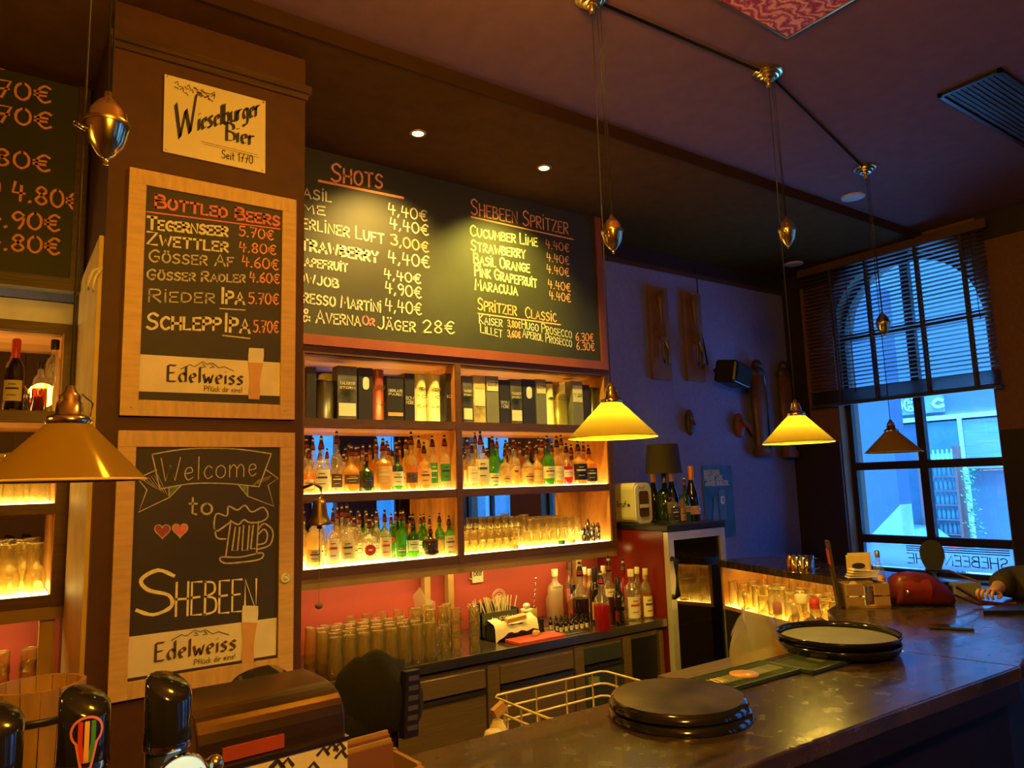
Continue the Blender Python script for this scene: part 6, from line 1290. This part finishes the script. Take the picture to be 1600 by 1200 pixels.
for u in (-.6, .1, .62):
    mb = MB()
    for q in range(7): xx = u*mw+random.uniform(-.03, .03); zz = mh_*random.uniform(.30, .54); ribbon(mb, [(xx, zz), (xx+.012, zz+.01), (xx+.022, zz-.004)], .006, lambda a, b_: Vector((a, -.124, b_)))
    mb.build('printed_figure', ink, mc)
p = PY(487, 1022, 1.95); o = thing('rounded_appliance', 'small dark rounded appliance lid behind the metal machine', 'appliance', (p.x-.02, 2.3, .9)); MB().prism([(-.10, 0)]+parse('~-.10,.1 -.09,.24 -.05,.30 .06,.31 .10,.25')+[(.11, 0)], -.08, .08, 'y').build('body', black_g, o, bevel=.006); MB().box(-.1, -.083, .12, .1, -.081, .22).build('window', steel_d, o); MB().box(-.1, -.08, -.9, .1, .08, -.001).build('stand', black, o)
# black cap shaped bundle on a pole
p = PY(581, 1090, 1.72); bk = thing('black_bundle', 'black cloth bundle with a printed strap on a short pole', 'bundle', (p.x, 1.72, ZT)); bk.scale = (1.2, 1, 1.12)
mb = MB().sphere((0, 0, .11), .095, sx=.88, sy=.8, sz=1.0, seg=22, rings=14).sphere((-.045, 0, .065), .07, sx=1, sy=.9, sz=.9).sphere((.02, 0, .155), .055, sx=1, sy=.9, sz=.7)
mb.v = [(x+.006*math.sin(z*90+x*60), y, z+.005*math.sin(x*110)) for x, y, z in mb.v]; mb.build('cloth', black_c, bk)
MB().sphere((.07, -.01, .09), .058, sx=.7, sy=.7, sz=1.1).build('side_puff', black_c, bk); MB().box(.02, -.085, .035, .055, -.065, .17).build('strap', black, bk, rot=(0, .05, .2))
st_ = MB()
for k in range(6): st_.box(.026, -.088, .05+k*.02, .050, -.086, .06+k*.02)
st_.build('strap_print', mat('grey print', (.07, .06, .045), .6), bk, rot=(0, .05, .2)); MB().box(.02, -.02, 0, .05, .01, .07).build('pole', black, bk)
p = PY(574, 1180, 1.50); bx = thing('wooden_card_box', 'open wooden box holding menu cards at the bottom edge', 'box', (p.x, 1.50, ZT)); bx.rotation_euler = (0, 0, R(4))
MB().box(-.10, -.06, 0, .10, .06, .008).box(-.10, -.06, 0, .10, -.05, .045).box(-.10, .05, 0, .10, .06, .055).box(-.10, -.05, 0, -.09, .05, .05).box(.09, -.05, 0, .10, .05, .05).build('crate', kraft, bx)
for k in range(4): MB().box(-.07+.004*k, -.02+k*.014, .01, .05+.004*k, -.012+k*.014, .095+k*.004).build('card', [mat('leather menu', (.22, .09, .03), .5), kraft][k % 2], bx)
MB().box(-.03, -.0605, .012, .03, -.0602, .03).build('handle_slot', black, bx)
# wire basket, bottles behind the bar
wb = thing('wire_basket', 'cream coated wire basket standing behind the bar', 'basket', (1.72, 2.06, .80)); W_, D_, Ht = .26, .17, .215
for k in range(4): z = Ht-k*.045; MB().tube([(-W_+.02, -D_, z), (W_-.02, -D_, z), (W_, -D_+.02, z), (W_, D_-.02, z), (W_-.02, D_, z), (-W_+.02, D_, z), (-W_, D_-.02, z), (-W_, -D_+.02, z)], .0042, 6, True).build('hoop_wire', cream_p, wb)
for x in (-.2, -.07, .07, .2):
    for s in (-1, 1): MB().tube([(x, s*D_, Ht), (x, s*D_*.98, 0)], .0038, 6).build('upright_wire', cream_p, wb)
    MB().tube([(x, -D_, 0), (x, D_, 0)], .0038, 6).build('bottom_wire', cream_p, wb)
for y in (-.1, 0, .1):
    for s in (-1, 1): MB().tube([(s*W_, y, Ht), (s*W_*.98, y, 0)], .0038, 6).build('upright_wire', cream_p, wb)
o = MB().box(1.15, 1.72, .0, 2.3, 2.3, .797).build('bar_sink', steel_d); tag(o, 'steel under bar unit carrying the wire basket', 'cabinet')
p = PY(783, 1096, 1.92); hh = p.z-.80
t = thing('spray_bottle', 'pale plastic spray bottle left of the wire basket', 'bottle', (p.x-.015, 1.92, .80)); MB().lathe([(0, 0), (.032, 0), (.034, .01), (.034, hh-.09), (.014, hh-.05), (0, hh-.05)], seg=18).build('body', mat('milky plastic', (.75, .62, .40), .4), t); MB().box(-.02, -.010, -.014, .022, .010, .014).build('trigger_head', mat('pinkish plastic', (.70, .42, .25), .4), t, rot=(0, -.5, 0), loc=(.005, 0, hh-.022))
t = thing('striped_can', 'pale can with red stripes next to the spray bottle', 'can', (p.x-.070, 1.86, .80)); MB().lathe([(0, 0), (.028, 0), (.028, hh-.065), (.024, hh-.055), (0, hh-.055)], seg=20).build('can', paper, t)
for z in (.115, .09, .075): MB().lathe([(.0285, hh-z), (.0285, hh-z+.006)], seg=20).build('stripe', red_p, t)
# rubber band of rope hooked on the column edge
p = PY(158, 435, 3.05); t = thing('cord_loop', 'pale looped cord hooked on the left column edge', 'cord', (p.x, 3.03, p.z)); MB().tube([(.0, 0, .04), (-.03, 0, .02), (-.045, 0, -.03), (-.04, 0, -.055)], .006).tube([(0, 0, .035), (-.02, 0, .0), (-.03, 0, -.04), (-.025, 0, -.06)], .005).build('loop', cream_p, t)

# every glass gets the row, place and tier it stands in
def ordinal(n): return nth(n) if n < 25 else '%dth' % (n+1)
gs = {}
for o, g, l in PENDING: gs.setdefault(g, []).append(o)
for g, os_ in gs.items():
    if 'rack' in g and 'lit' in g:
        for j, o in enumerate(sorted(os_, key=lambda o: (o.location.x-P0.x)*dU.x+(o.location.y-P0.y)*dU.y)):
            o['label'] = '%s in the lit rack, %s of its kind counted from the fridge' % (o.name.split('.')[0].replace('_', ' '), ordinal(j))
        continue
    if 'fridge' in g:
        for j, o in enumerate(sorted(os_, key=lambda o: (round(-o.location.z, 2), o.location.x))):
            o['label'] = 'glass chilling on the %s fridge rack, %s from left' % (['top', 'middle', 'lowest'][min(j//6, 2)], ordinal(j % 6))
        continue
    rows = sorted({round(o.location.y, 3) for o in os_}); tiers = sorted({round(o.location.z, 3) for o in os_})
    for yi, y in enumerate(rows):
        row = [o for o in os_ if round(o.location.y, 3) == y]; xs = sorted({round(o.location.x, 3) for o in row})
        for o in row:
            xi = xs.index(round(o.location.x, 3)); ti = tiers.index(round(o.location.z, 3)); nm = o.name.split('.')[0].replace('_', ' ')
            lab = '%s, %s from left in %s' % (nm, ordinal(xi), 'the row' if len(rows) == 1 else 'the front row' if yi == 0 else 'the %s row back' % ordinal(yi))
            if len(tiers) > 1: lab += ', %s tier' % ['bottom', 'second', 'third', 'fourth'][ti]
            o['label'] = lab + {'tall beer glasses on the back counter': ', back counter block', 'stacked tumblers on the back counter': ', back counter stacks', 'rear tumblers on the back counter': ', on the riser'}.get(g, ', '+{'stacked tumblers at the left of the lower right bay': 'low bay stacks', 'rear tumbler stacks in the lower right bay': 'rear bay stacks', 'snifters in the lower right bay': 'lower right bay', 'highball glasses in the lower right bay': 'lower right bay'}.get(g, 'left of the column'))
